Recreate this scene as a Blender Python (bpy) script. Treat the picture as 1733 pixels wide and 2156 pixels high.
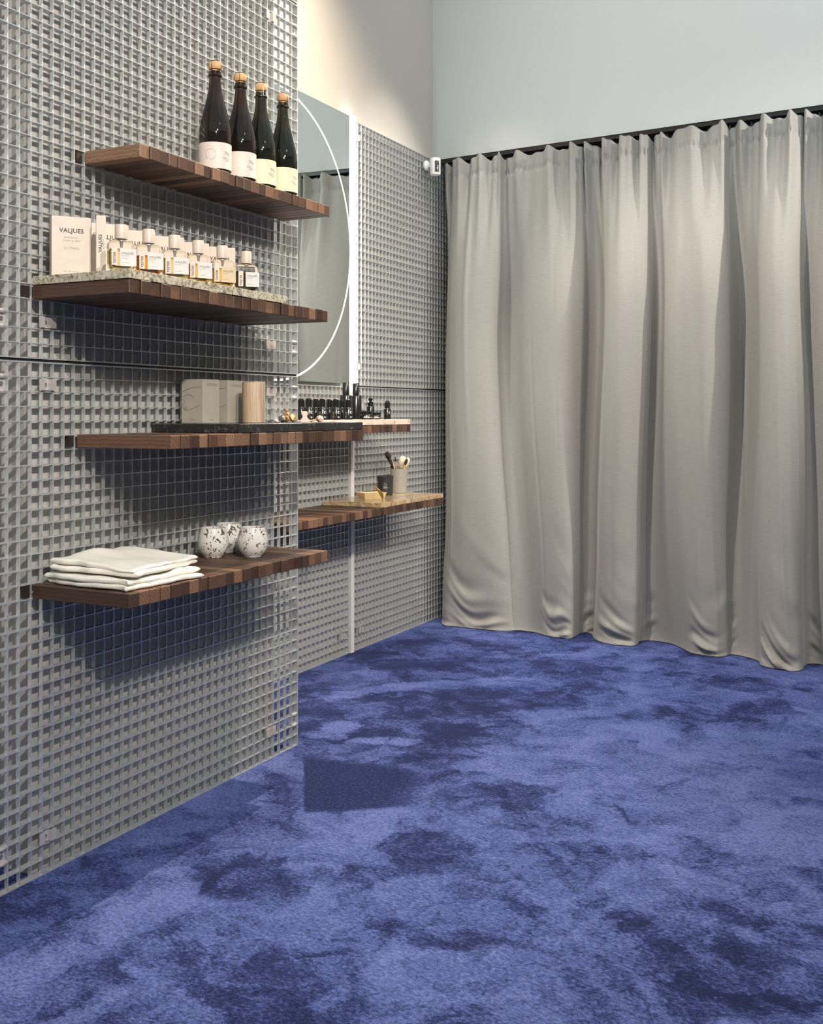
import bpy, bmesh, math, random
from mathutils import Vector, Matrix, noise as mnoise

random.seed(7)
scene = bpy.context.scene
COL = scene.collection
for o in list(bpy.data.objects):
    bpy.data.objects.remove(o)
R = math.radians

# ------------------------------------------------------------------ camera
CAM_H = 1.057
cam_d = bpy.data.cameras.new('camera')
cam = bpy.data.objects.new('camera', cam_d)
COL.objects.link(cam)
cam.location = (0, 0, CAM_H)
cam.rotation_euler = (R(90), 0, R(26.79))
cam_d.sensor_fit = 'HORIZONTAL'
cam_d.sensor_width = 36.0
cam_d.lens = 36.0 * 2235.0 / 1733.0
cam_d.shift_y = -208.0 / 1733.0
cam_d.clip_start = 0.02
scene.camera = cam

# ------------------------------------------------------------------ colour management, world, lamps
vs = scene.view_settings
vs.view_transform = 'Standard'
vs.look = 'None'
vs.gamma = 1.0
vs.use_curve_mapping = False
vs.exposure = 0.0

world = bpy.data.worlds.new('world')
scene.world = world
world.use_nodes = True
world.node_tree.nodes['Background'].inputs[0].default_value = (0.80, 0.88, 1.0, 1)
world.node_tree.nodes['Background'].inputs[1].default_value = 0.05


def aim(o, target):
    d = Vector(target) - o.location
    o.rotation_euler = d.to_track_quat('-Z', 'Y').to_euler()


def spot(name, loc, target, power, col, size=50, blend=0.5, radius=0.025):
    l = bpy.data.lights.new(name, 'SPOT')
    l.energy = power
    l.color = col
    l.spot_size = R(size)
    l.spot_blend = blend
    l.shadow_soft_size = radius
    o = bpy.data.objects.new(name, l)
    COL.objects.link(o)
    o.location = loc
    aim(o, target)
    return o


def area(name, loc, target, power, col, sx, sy):
    l = bpy.data.lights.new(name, 'AREA')
    l.energy = power
    l.color = col
    l.shape = 'RECTANGLE'
    l.size = sx
    l.size_y = sy
    o = bpy.data.objects.new(name, l)
    COL.objects.link(o)
    o.location = loc
    aim(o, target)
    return o


WARM = (1.0, 0.80, 0.58)
NEUT = (1.0, 0.925, 0.82)
COOL = (0.93, 0.99, 1.0)
ROSE = (1.0, 0.86, 0.76)
# track spots in the room and added fill spots, all well outside the frame
spot('spot_light', (1.25, -0.62, 3.15), (-1.85, 2.25, 0.9), 490, NEUT, 44, 0.7)
spot('spot_light', (1.20, 0.25, 3.20), (-1.85, 2.25, 1.95), 370, NEUT, 46, 0.7)
spot('spot_light', (-1.25, 3.40, 3.25), (-1.60, 2.1, 0.0), 400, WARM, 66, 0.8, 0.012)
spot('spot_light', (-1.60, 2.98, 3.30), (-2.37, 3.38, 2.40), 215, WARM, 80, 1.0, 0.05)
spot('spot_light', (1.40, 4.20, 3.15), (-2.30, 4.2, 0.9), 300, NEUT, 50, 0.8)
spot('spot_light', (-1.72, 4.50, 3.30), (-2.36, 4.45, 0.9), 85, NEUT, 60, 0.9)
spot('spot_light', (0.70, 0.60, 3.00), (-0.9, 4.9, 3.35), 430, COOL, 52, 1.0, 0.08)  # unseen fill spot, added to brighten the bulkhead
spot('spot_light', (2.30, 2.70, 3.20), (-1.0, 4.85, 0.60), 125, ROSE, 52, 0.9)
spot('spot_light', (-1.62, 3.00, 3.30), (-0.75, 4.85, 0.45), 250, ROSE, 60, 0.8)
spot('spot_light', (0.70, 1.60, 3.30), (-0.3, 2.9, 0.0), 145, NEUT, 84, 1.0, 0.1)  # wide unseen fill, added to wash the carpet with light
area('ceiling_fill_light', (0.45, 1.0, 3.58), (0.45, 1.0, 0), 78, COOL, 5.2, 7.6)  # unseen fill across the ceiling, added to lift the ambient light

# ------------------------------------------------------------------ node helpers


def new_mat(name):
    m = bpy.data.materials.new(name)
    m.use_nodes = True
    nt = m.node_tree
    b = nt.nodes['Principled BSDF']
    return m, nt, b


def nd(nt, typ, **kw):
    n = nt.nodes.new(typ)
    for k, v in kw.items():
        if k.startswith('i_'):
            key = k[2:]
            key = int(key) if key.isdigit() else key.replace('_', ' ')
            n.inputs[key].default_value = v
        else:
            setattr(n, k, v)
    return n


def ramp(nt, fac, stops, interp='LINEAR'):
    n = nt.nodes.new('ShaderNodeValToRGB')
    cr = n.color_ramp
    cr.interpolation = interp
    while len(cr.elements) < len(stops):
        cr.elements.new(0.5)
    for el, (p, c) in zip(cr.elements, stops):
        el.position = p
        el.color = (c[0], c[1], c[2], 1)
    nt.links.new(fac, n.inputs[0])
    return n


def math_n(nt, op, a, b=None, clamp=False):
    n = nt.nodes.new('ShaderNodeMath')
    n.operation = op
    n.use_clamp = clamp
    for i, v in enumerate((a, b)):
        if v is None:
            continue
        if isinstance(v, (int, float)):
            n.inputs[i].default_value = v
        else:
            nt.links.new(v, n.inputs[i])
    return n.outputs[0]


def bump(nt, b, height, strength, dist=0.002):
    n = nt.nodes.new('ShaderNodeBump')
    n.inputs['Strength'].default_value = strength
    n.inputs['Distance'].default_value = dist
    nt.links.new(height, n.inputs['Height'])
    nt.links.new(n.outputs[0], b.inputs['Normal'])


def objco(nt, scale=(1, 1, 1), rand=False):
    tc = nt.nodes.new('ShaderNodeTexCoord')
    out = tc.outputs['Object']
    if rand:
        oi = nt.nodes.new('ShaderNodeObjectInfo')
        v = nt.nodes.new('ShaderNodeVectorMath')
        v.operation = 'MULTIPLY_ADD'
        c = nt.nodes.new('ShaderNodeCombineXYZ')
        nt.links.new(oi.outputs['Random'], c.inputs[0])
        nt.links.new(oi.outputs['Random'], c.inputs[1])
        nt.links.new(oi.outputs['Random'], c.inputs[2])
        nt.links.new(c.outputs[0], v.inputs[0])
        v.inputs[1].default_value = (3.1, 0.055, 0.047)
        nt.links.new(out, v.inputs[2])
        out = v.outputs[0]
    mp = nt.nodes.new('ShaderNodeMapping')
    mp.inputs['Scale'].default_value = scale
    nt.links.new(out, mp.inputs[0])
    return mp.outputs[0]


def tex_noise(nt, vec, scale, detail=4, rough=0.55, dist=0.0):
    n = nt.nodes.new('ShaderNodeTexNoise')
    n.inputs['Scale'].default_value = scale
    n.inputs['Detail'].default_value = detail
    n.inputs['Roughness'].default_value = rough
    n.inputs['Distortion'].default_value = dist
    nt.links.new(vec, n.inputs['Vector'])
    return n.outputs['Fac']


def plain(name, col, rough=0.5, metal=0.0, spec=0.5, coat=0.0, grain=0.0, grain_scale=300, vary=0.1):
    m, nt, b = new_mat(name)
    v = objco(nt)
    f = tex_noise(nt, v, 40, 3)
    c2 = [max(0, c * (1 - vary)) for c in col]
    r = ramp(nt, f, [(0.3, c2), (0.7, col)])
    nt.links.new(r.outputs[0], b.inputs['Base Color'])
    b.inputs['Roughness'].default_value = rough
    b.inputs['Metallic'].default_value = metal
    b.inputs['Specular IOR Level'].default_value = spec
    b.inputs['Coat Weight'].default_value = coat
    if grain:
        g = tex_noise(nt, v, grain_scale, 2)
        bump(nt, b, g, grain, 0.001)
    return m


def emitter(name, col, strength):
    m, nt, b = new_mat(name)
    b.inputs['Base Color'].default_value = (0.9, 0.9, 0.9, 1)
    b.inputs['Emission Color'].default_value = (*col, 1)
    b.inputs['Emission Strength'].default_value = strength
    return m


def glass(name, col, rough=0.0, ior=1.45):
    m, nt, b = new_mat(name)
    b.inputs['Base Color'].default_value = (*col, 1)
    b.inputs['Roughness'].default_value = rough
    b.inputs['IOR'].default_value = ior
    b.inputs['Transmission Weight'].default_value = 1.0
    return m


M = {}
M['paint_warm'] = plain('paint_warm', (0.60, 0.565, 0.515), 0.75, vary=0.015, grain=0.02, grain_scale=500)
M['paint_grey'] = plain('paint_grey', (0.42, 0.40, 0.378), 0.8, vary=0.015, grain=0.02, grain_scale=500)
M['paint_cool'] = plain('paint_cool', (0.60, 0.615, 0.60), 0.75, vary=0.015, grain=0.02, grain_scale=500)
M['ceiling'] = plain('ceiling_paint', (0.55, 0.55, 0.54), 0.9)
M['black'] = plain('black_plastic', (0.012, 0.012, 0.013), 0.4)
M['satin_black'] = plain('satin_black', (0.008, 0.009, 0.009), 0.22, coat=0.3)
M['ink'] = plain('ink', (0.018, 0.016, 0.02), 0.6)
M['ink_grey'] = plain('ink_grey', (0.20, 0.19, 0.19), 0.6)
M['ink_pale'] = plain('ink_pale', (0.20, 0.185, 0.175), 0.6)
M['print_white'] = plain('print_white', (0.80, 0.78, 0.68), 0.5)
M['print_gold'] = plain('print_gold', (0.62, 0.52, 0.22), 0.4)
M['white_plastic'] = plain('white_plastic', (0.80, 0.80, 0.80), 0.35)
M['profile'] = plain('aluminium_profile', (0.72, 0.70, 0.68), 0.45)
M['card_cream'] = plain('card_cream', (0.63, 0.545, 0.475), 0.55, grain=0.04, grain_scale=900)
M['card_white'] = plain('card_white', (0.62, 0.615, 0.59), 0.6)
M['card_sand'] = plain('card_sand', (0.60, 0.48, 0.30), 0.6)
M['card_grey'] = plain('card_grey', (0.40, 0.37, 0.315), 0.8, grain=0.15, grain_scale=700)
M['cap_wood'] = plain('cap_pale', (0.60, 0.50, 0.43), 0.45)
M['label_rose'] = plain('label_rose', (0.74, 0.64, 0.58), 0.6)
M['label_lemon'] = plain('label_lemon', (0.72, 0.70, 0.51), 0.6)
M['wire'] = plain('cage_wire', (0.05, 0.045, 0.05), 0.2, metal=0.9)
M['rose_quartz'] = plain('rose_quartz', (0.86, 0.60, 0.55), 0.2, coat=0.6)
M['gold'] = plain('brushed_gold', (0.62, 0.45, 0.20), 0.38, metal=0.75)
M['gold_pale'] = plain('gold_pale', (0.80, 0.62, 0.34), 0.35, metal=0.4)
M['concrete'] = plain('grey_ceramic', (0.36, 0.345, 0.31), 0.7, grain=0.1, grain_scale=300)
M['charcoal'] = plain('charcoal_ceramic', (0.030, 0.031, 0.033), 0.5)
M['bristle_dark'] = plain('bristle_dark', (0.035, 0.022, 0.016), 0.85)
M['bristle_pale'] = plain('bristle_pale', (0.80, 0.66, 0.50), 0.85)
M['glass_clear'] = glass('glass_clear', (0.99, 0.985, 0.97))
M['juice_pale'] = glass('juice_pale', (0.95, 0.82, 0.50), ior=1.33)
M['juice_amber'] = glass('juice_amber', (0.95, 0.42, 0.04), ior=1.33)
M['juice_honey'] = glass('juice_honey', (0.96, 0.70, 0.24), ior=1.33)
M['juice_olive'] = glass('juice_olive', (0.16, 0.16, 0.07), ior=1.33)
M['led'] = emitter('led_diffuser', (0.94, 1.0, 0.96), 34.0)
M['ring_glow'] = emitter('ring_glow', (1.0, 0.98, 0.86), 0.8)
M['blue_dot'] = emitter('blue_dot', (0.25, 0.30, 1.0), 6.0)
M['mirror_edge'] = plain('mirror_edge', (0.10, 0.36, 0.22), 0.1)


def mirror_mat():
    m, nt, b = new_mat('mirror_silver')
    b.inputs['Base Color'].default_value = (0.80, 0.84, 0.82, 1)
    b.inputs['Metallic'].default_value = 1.0
    b.inputs['Roughness'].default_value = 0.0
    return m


M['mirror'] = mirror_mat()


def bottle_glass(name, c1, c2):
    m, nt, b = new_mat(name)
    v = objco(nt)
    f = tex_noise(nt, v, 9, 2)
    r = ramp(nt, f, [(0.35, c1), (0.7, c2)])
    nt.links.new(r.outputs[0], b.inputs['Base Color'])
    b.inputs['Roughness'].default_value = 0.04
    b.inputs['Specular IOR Level'].default_value = 0.42
    return m


M['bottle_brown'] = bottle_glass('bottle_brown', (0.006, 0.005, 0.004), (0.030, 0.012, 0.007))
M['bottle_olive'] = bottle_glass('bottle_olive', (0.005, 0.006, 0.004), (0.022, 0.020, 0.006))


def cork_mat():
    m, nt, b = new_mat('cork')
    v = objco(nt)
    f = tex_noise(nt, v, 260, 4, 0.7)
    r = ramp(nt, f, [(0.25, (0.28, 0.13, 0.05)), (0.5, (0.62, 0.36, 0.17)), (0.8, (0.72, 0.47, 0.26))])
    nt.links.new(r.outputs[0], b.inputs['Base Color'])
    b.inputs['Roughness'].default_value = 0.8
    return m


M['cork'] = cork_mat()


def walnut():
    m, nt, b = new_mat('walnut')
    v = objco(nt, (1, 1, 1), rand=True)
    w = nt.nodes.new('ShaderNodeTexWave')
    w.wave_type = 'RINGS'
    w.rings_direction = 'X'
    w.inputs['Scale'].default_value = 42
    w.inputs['Distortion'].default_value = 5.0
    w.inputs['Detail'].default_value = 4
    w.inputs['Detail Scale'].default_value = 1.4
    nt.links.new(v, w.inputs['Vector'])
    mp = nt.nodes.new('ShaderNodeMapping')
    mp.inputs['Scale'].default_value = (6, 130, 130)
    nt.links.new(v, mp.inputs[0])
    fine = tex_noise(nt, mp.outputs[0], 3.0, 5, 0.7)
    mixf = math_n(nt, 'ADD', math_n(nt, 'MULTIPLY', w.outputs['Fac'], 0.3), math_n(nt, 'MULTIPLY', fine, 0.7))
    r = ramp(nt, mixf, [(0.22, (0.62, 0.56, 0.52)), (0.75, (1.08, 1.06, 1.02))])
    oi = nt.nodes.new('ShaderNodeObjectInfo')
    base = ramp(nt, oi.outputs['Random'], [(0.0, (0.042, 0.022, 0.015)), (0.25, (0.098, 0.050, 0.031)),
                                           (0.5, (0.060, 0.033, 0.023)), (0.75, (0.150, 0.083, 0.052)),
                                           (1.0, (0.245, 0.145, 0.094))])
    mx = nt.nodes.new('ShaderNodeMix')
    mx.data_type = 'RGBA'
    mx.blend_type = 'MULTIPLY'
    mx.inputs[0].default_value = 1.0
    nt.links.new(base.outputs[0], mx.inputs[6])
    nt.links.new(r.outputs[0], mx.inputs[7])
    nt.links.new(mx.outputs[2], b.inputs['Base Color'])
    b.inputs['Roughness'].default_value = 0.5
    bump(nt, b, fine, 0.12, 0.001)
    return m


M['walnut'] = walnut()
M['peg'] = plain('dark_peg_wood', (0.022, 0.013, 0.009), 0.6)


def pale_wood():
    m, nt, b = new_mat('pale_wood')
    v = objco(nt, (26, 26, 2.2))
    w = nt.nodes.new('ShaderNodeTexWave')
    w.wave_type = 'BANDS'
    w.bands_direction = 'X'
    w.inputs['Scale'].default_value = 2.4
    w.inputs['Distortion'].default_value = 9.0
    w.inputs['Detail'].default_value = 3
    nt.links.new(v, w.inputs['Vector'])
    r = ramp(nt, w.outputs['Fac'], [(0.1, (0.42, 0.30, 0.20)), (0.5, (0.49, 0.36, 0.25)), (1, (0.52, 0.39, 0.28))])
    nt.links.new(r.outputs[0], b.inputs['Base Color'])
    b.inputs['Roughness'].default_value = 0.6
    return m


M['pale_wood'] = pale_wood()


def galvanised():
    m, nt, b = new_mat('galvanised_steel')
    v = objco(nt)
    f = tex_noise(nt, v, 60, 5, 0.7)
    r = ramp(nt, f, [(0.3, (0.50, 0.54, 0.56)), (0.55, (0.68, 0.71, 0.72)), (0.75, (0.80, 0.81, 0.80))])
    nt.links.new(r.outputs[0], b.inputs['Base Color'])
    b.inputs['Metallic'].default_value = 0.62
    b.inputs['Roughness'].default_value = 0.38
    return m


M['galv'] = galvanised()
M['clip_steel'] = plain('clip_steel', (0.62, 0.58, 0.57), 0.4, metal=0.4)
M['bolt_steel'] = plain('bolt_steel', (0.42, 0.42, 0.42), 0.3, metal=0.8)


def stone(name, stops, scale, dist, rough=0.3, vein=None):
    m, nt, b = new_mat(name)
    v = objco(nt)
    f = tex_noise(nt, v, scale, 8, 0.65, dist)
    r = ramp(nt, f, stops)
    out = r.outputs[0]
    if vein:
        vcol, vscale, width = vein
        f2 = tex_noise(nt, v, vscale, 6, 0.6, 1.2)
        d = math_n(nt, 'ABSOLUTE', math_n(nt, 'SUBTRACT', f2, 0.5))
        k = math_n(nt, 'SUBTRACT', 1.0, math_n(nt, 'DIVIDE', d, width), True)
        mx = nt.nodes.new('ShaderNodeMix')
        mx.data_type = 'RGBA'
        nt.links.new(k, mx.inputs[0])
        nt.links.new(out, mx.inputs[6])
        mx.inputs[7].default_value = (*vcol, 1)
        out = mx.outputs[2]
    nt.links.new(out, b.inputs['Base Color'])
    b.inputs['Roughness'].default_value = rough
    return m


M['marble_pale'] = stone('marble_pale', [(0.34, (0.07, 0.08, 0.10)), (0.43, (0.24, 0.21, 0.14)), (0.50, (0.42, 0.38, 0.29)),
                                         (0.65, (0.54, 0.52, 0.45))], 42, 2.6, 0.3)
M['marble_black'] = stone('marble_black', [(0.3, (0.010, 0.010, 0.010)), (0.7, (0.035, 0.033, 0.030))], 14, 1.0, 0.25,
                          ((0.20, 0.185, 0.17), 5, 0.0030))
M['onyx_pink'] = stone('onyx_pink', [(0.3, (0.42, 0.22, 0.13)), (0.45, (0.80, 0.62, 0.50)), (0.7, (0.88, 0.80, 0.74))], 18, 1.5, 0.3)
M['onyx_gold'] = stone('onyx_gold', [(0.28, (0.12, 0.09, 0.09)), (0.40, (0.34, 0.22, 0.12)), (0.53, (0.50, 0.36, 0.20)),
                                     (0.70, (0.60, 0.54, 0.45))], 20, 2.0, 0.16)
M['tiger_eye'] = stone('tiger_eye', [(0.35, (0.10, 0.055, 0.02)), (0.5, (0.50, 0.28, 0.08)), (0.7, (0.66, 0.46, 0.20))], 60, 3.0, 0.2)
M['smoky'] = stone('smoky_stone', [(0.35, (0.06, 0.05, 0.04)), (0.7, (0.22, 0.19, 0.15))], 60, 2.0, 0.3)


def speckle():
    m, nt, b = new_mat('speckled_glaze')
    v = objco(nt, (1, 1, 0.75), rand=True)
    n1 = tex_noise(nt, v, 85, 3, 0.6, 0.6)
    vo = nt.nodes.new('ShaderNodeTexVoronoi')
    vo.inputs['Scale'].default_value = 120
    nt.links.new(v, vo.inputs['Vector'])
    a = math_n(nt, 'GREATER_THAN', n1, 0.60)
    bspot = math_n(nt, 'LESS_THAN', math_n(nt, 'ADD', vo.outputs['Distance'], math_n(nt, 'MULTIPLY', n1, 0.55)), 0.455)
    k = math_n(nt, 'MAXIMUM', a, bspot)
    n2 = tex_noise(nt, v, 14, 2)
    dark = ramp(nt, n2, [(0.35, (0.035, 0.03, 0.027)), (0.7, (0.20, 0.17, 0.15))])
    mx = nt.nodes.new('ShaderNodeMix')
    mx.data_type = 'RGBA'
    nt.links.new(k, mx.inputs[0])
    mx.inputs[6].default_value = (0.70, 0.68, 0.64, 1)
    nt.links.new(dark.outputs[0], mx.inputs[7])
    nt.links.new(mx.outputs[2], b.inputs['Base Color'])
    b.inputs['Roughness'].default_value = 0.15
    b.inputs['Coat Weight'].default_value = 0.5
    return m


M['speckle'] = speckle()


def fabric():
    m, nt, b = new_mat('curtain_linen')
    uv = nt.nodes.new('ShaderNodeUVMap')
    mp = nt.nodes.new('ShaderNodeMapping')
    mp.inputs['Scale'].default_value = (26, 330, 1)
    nt.links.new(uv.outputs[0], mp.inputs[0])
    f = tex_noise(nt, mp.outputs[0], 1.0, 4, 0.65)
    mp2 = nt.nodes.new('ShaderNodeMapping')
    mp2.inputs['Scale'].default_value = (700, 40, 1)
    nt.links.new(uv.outputs[0], mp2.inputs[0])
    f2 = tex_noise(nt, mp2.outputs[0], 1.0, 3, 0.6)
    mixf = math_n(nt, 'ADD', math_n(nt, 'MULTIPLY', f, 0.65), math_n(nt, 'MULTIPLY', f2, 0.35))
    r = ramp(nt, mixf, [(0.3, (0.280, 0.276, 0.252)), (0.7, (0.370, 0.364, 0.336))])
    nt.links.new(r.outputs[0], b.inputs['Base Color'])
    b.inputs['Roughness'].default_value = 0.7
    b.inputs['Sheen Weight'].default_value = 0.25
    b.inputs['Sheen Roughness'].default_value = 0.4
    bump(nt, b, mixf, 0.12, 0.001)
    return m


M['fabric'] = fabric()


def towel_mat():
    m, nt, b = new_mat('white_cotton')
    v = objco(nt)
    f = tex_noise(nt, v, 350, 3)
    r = ramp(nt, f, [(0.3, (0.78, 0.74, 0.66)), (0.7, (0.86, 0.83, 0.76))])
    nt.links.new(r.outputs[0], b.inputs['Base Color'])
    b.inputs['Roughness'].default_value = 0.9
    b.inputs['Sheen Weight'].default_value = 0.3
    bump(nt, b, f, 0.3, 0.001)
    return m


M['towel'] = towel_mat()


def carpet():
    """Blue velvet pile; the light and dark clouds are brushed nap and some painted shade."""
    m, nt, b = new_mat('blue_velvet_carpet')
    tc = nt.nodes.new('ShaderNodeTexCoord')
    co = tc.outputs['Object']
    # wandering of the nap edges
    nz = nt.nodes.new('ShaderNodeTexNoise')
    nz.inputs['Scale'].default_value = 4.5
    nz.inputs['Detail'].default_value = 6
    nz.inputs['Roughness'].default_value = 0.7
    nt.links.new(co, nz.inputs['Vector'])
    sub = nt.nodes.new('ShaderNodeVectorMath')
    sub.operation = 'SUBTRACT'
    nt.links.new(nz.outputs['Color'], sub.inputs[0])
    sub.inputs[1].default_value = (0.5, 0.5, 0.5)
    warp = nt.nodes.new('ShaderNodeVectorMath')
    warp.operation = 'MULTIPLY_ADD'
    nt.links.new(sub.outputs[0], warp.inputs[0])
    warp.inputs[1].default_value = (0.30, 0.30, 0)
    nt.links.new(co, warp.inputs[2])
    wv = warp.outputs[0]
    n1 = tex_noise(nt, wv, 3.4, 8, 0.66, 0.9)
    n2 = tex_noise(nt, wv, 11.0, 6, 0.7, 0.8)
    tot = math_n(nt, 'ADD', math_n(nt, 'MULTIPLY', n1, 1.0), math_n(nt, 'MULTIPLY', math_n(nt, 'SUBTRACT', n2, 0.17), 0.62))
    # footprints and brush marks, plus shade painted in at the far wall's foot: (x, y, rx, ry, rot, amount)
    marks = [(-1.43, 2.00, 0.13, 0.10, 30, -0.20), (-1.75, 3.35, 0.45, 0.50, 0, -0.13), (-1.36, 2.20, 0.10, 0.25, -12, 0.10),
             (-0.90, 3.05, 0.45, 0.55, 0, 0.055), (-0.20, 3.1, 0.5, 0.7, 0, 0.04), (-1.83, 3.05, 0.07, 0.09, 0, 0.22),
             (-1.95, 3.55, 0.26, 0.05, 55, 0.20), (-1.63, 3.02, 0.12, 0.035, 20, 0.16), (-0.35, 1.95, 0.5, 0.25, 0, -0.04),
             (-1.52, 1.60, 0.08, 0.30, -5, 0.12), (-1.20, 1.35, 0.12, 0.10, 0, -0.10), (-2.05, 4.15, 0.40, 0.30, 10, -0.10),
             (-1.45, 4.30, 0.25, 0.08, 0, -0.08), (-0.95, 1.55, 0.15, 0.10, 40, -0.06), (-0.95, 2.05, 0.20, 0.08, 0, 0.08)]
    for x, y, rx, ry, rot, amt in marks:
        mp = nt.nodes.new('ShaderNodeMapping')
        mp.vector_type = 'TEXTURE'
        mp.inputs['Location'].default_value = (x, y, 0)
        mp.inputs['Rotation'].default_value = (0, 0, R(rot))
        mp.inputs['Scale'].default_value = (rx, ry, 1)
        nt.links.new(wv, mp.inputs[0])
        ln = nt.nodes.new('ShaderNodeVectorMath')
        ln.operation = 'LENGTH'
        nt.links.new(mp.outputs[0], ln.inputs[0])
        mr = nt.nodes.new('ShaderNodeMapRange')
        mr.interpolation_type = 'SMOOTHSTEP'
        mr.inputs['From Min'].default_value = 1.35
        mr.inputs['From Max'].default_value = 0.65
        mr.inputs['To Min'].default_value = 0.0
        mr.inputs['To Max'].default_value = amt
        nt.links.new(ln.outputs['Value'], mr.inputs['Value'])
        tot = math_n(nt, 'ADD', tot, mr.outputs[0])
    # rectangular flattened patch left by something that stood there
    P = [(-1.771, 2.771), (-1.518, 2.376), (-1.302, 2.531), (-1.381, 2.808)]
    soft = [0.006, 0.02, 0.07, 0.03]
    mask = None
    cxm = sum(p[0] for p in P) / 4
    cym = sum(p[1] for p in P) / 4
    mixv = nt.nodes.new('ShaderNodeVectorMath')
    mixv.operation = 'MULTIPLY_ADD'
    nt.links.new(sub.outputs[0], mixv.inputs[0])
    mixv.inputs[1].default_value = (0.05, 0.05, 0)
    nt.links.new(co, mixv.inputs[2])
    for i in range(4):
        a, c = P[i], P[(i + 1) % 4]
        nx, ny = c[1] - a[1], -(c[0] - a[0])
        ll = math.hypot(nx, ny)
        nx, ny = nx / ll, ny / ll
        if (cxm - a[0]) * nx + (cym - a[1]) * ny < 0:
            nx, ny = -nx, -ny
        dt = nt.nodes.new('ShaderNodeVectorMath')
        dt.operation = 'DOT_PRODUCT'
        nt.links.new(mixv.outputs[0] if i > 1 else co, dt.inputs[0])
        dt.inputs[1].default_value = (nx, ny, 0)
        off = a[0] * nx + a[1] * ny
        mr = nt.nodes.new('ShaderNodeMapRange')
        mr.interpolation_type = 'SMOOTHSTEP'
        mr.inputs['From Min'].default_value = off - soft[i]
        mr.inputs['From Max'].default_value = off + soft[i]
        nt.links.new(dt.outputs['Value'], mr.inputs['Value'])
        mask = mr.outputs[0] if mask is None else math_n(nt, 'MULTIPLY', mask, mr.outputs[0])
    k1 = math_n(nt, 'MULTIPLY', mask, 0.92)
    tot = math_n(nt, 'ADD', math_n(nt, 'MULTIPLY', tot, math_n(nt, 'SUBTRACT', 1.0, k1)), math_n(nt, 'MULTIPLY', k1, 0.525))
    # single tufts
    mp = nt.nodes.new('ShaderNodeMapping')
    mp.inputs['Rotation'].default_value = (0, 0, R(27))
    mp.inputs['Scale'].default_value = (0.7, 1.0, 1)
    nt.links.new(co, mp.inputs[0])
    tuft = tex_noise(nt, mp.outputs[0], 150, 4, 0.8)
    tuft2 = tex_noise(nt, mp.outputs[0], 90, 2, 0.7)
    tt = math_n(nt, 'ADD', math_n(nt, 'MULTIPLY', math_n(nt, 'SUBTRACT', tuft, 0.5), 0.85),
                math_n(nt, 'MULTIPLY', math_n(nt, 'SUBTRACT', tuft2, 0.5), 0.26))
    tot = math_n(nt, 'ADD', tot, math_n(nt, 'MULTIPLY', tt, 0.5))
    shade = math_n(nt, 'MAXIMUM', math_n(nt, 'ADD', 1.0, math_n(nt, 'MULTIPLY', tt, 2.9)), 0.25)
    r = ramp(nt, tot, [(0.52, (0.010, 0.016, 0.060)), (0.62, (0.026, 0.040, 0.132)), (0.71, (0.064, 0.090, 0.258)),
                       (0.88, (0.112, 0.146, 0.368))])
    vm = nt.nodes.new('ShaderNodeVectorMath')
    vm.operation = 'SCALE'
    nt.links.new(r.outputs[0], vm.inputs[0])
    nt.links.new(shade, vm.inputs['Scale'])
    nt.links.new(vm.outputs[0], b.inputs['Base Color'])
    b.inputs['Roughness'].default_value = 0.95
    b.inputs['Specular IOR Level'].default_value = 0.1
    b.inputs['Sheen Weight'].default_value = 0.15
    b.inputs['Sheen Tint'].default_value = (0.35, 0.42, 1.0, 1)
    bump(nt, b, tuft, 0.5, 0.004)
    return m


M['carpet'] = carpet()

# ------------------------------------------------------------------ mesh helpers


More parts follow.
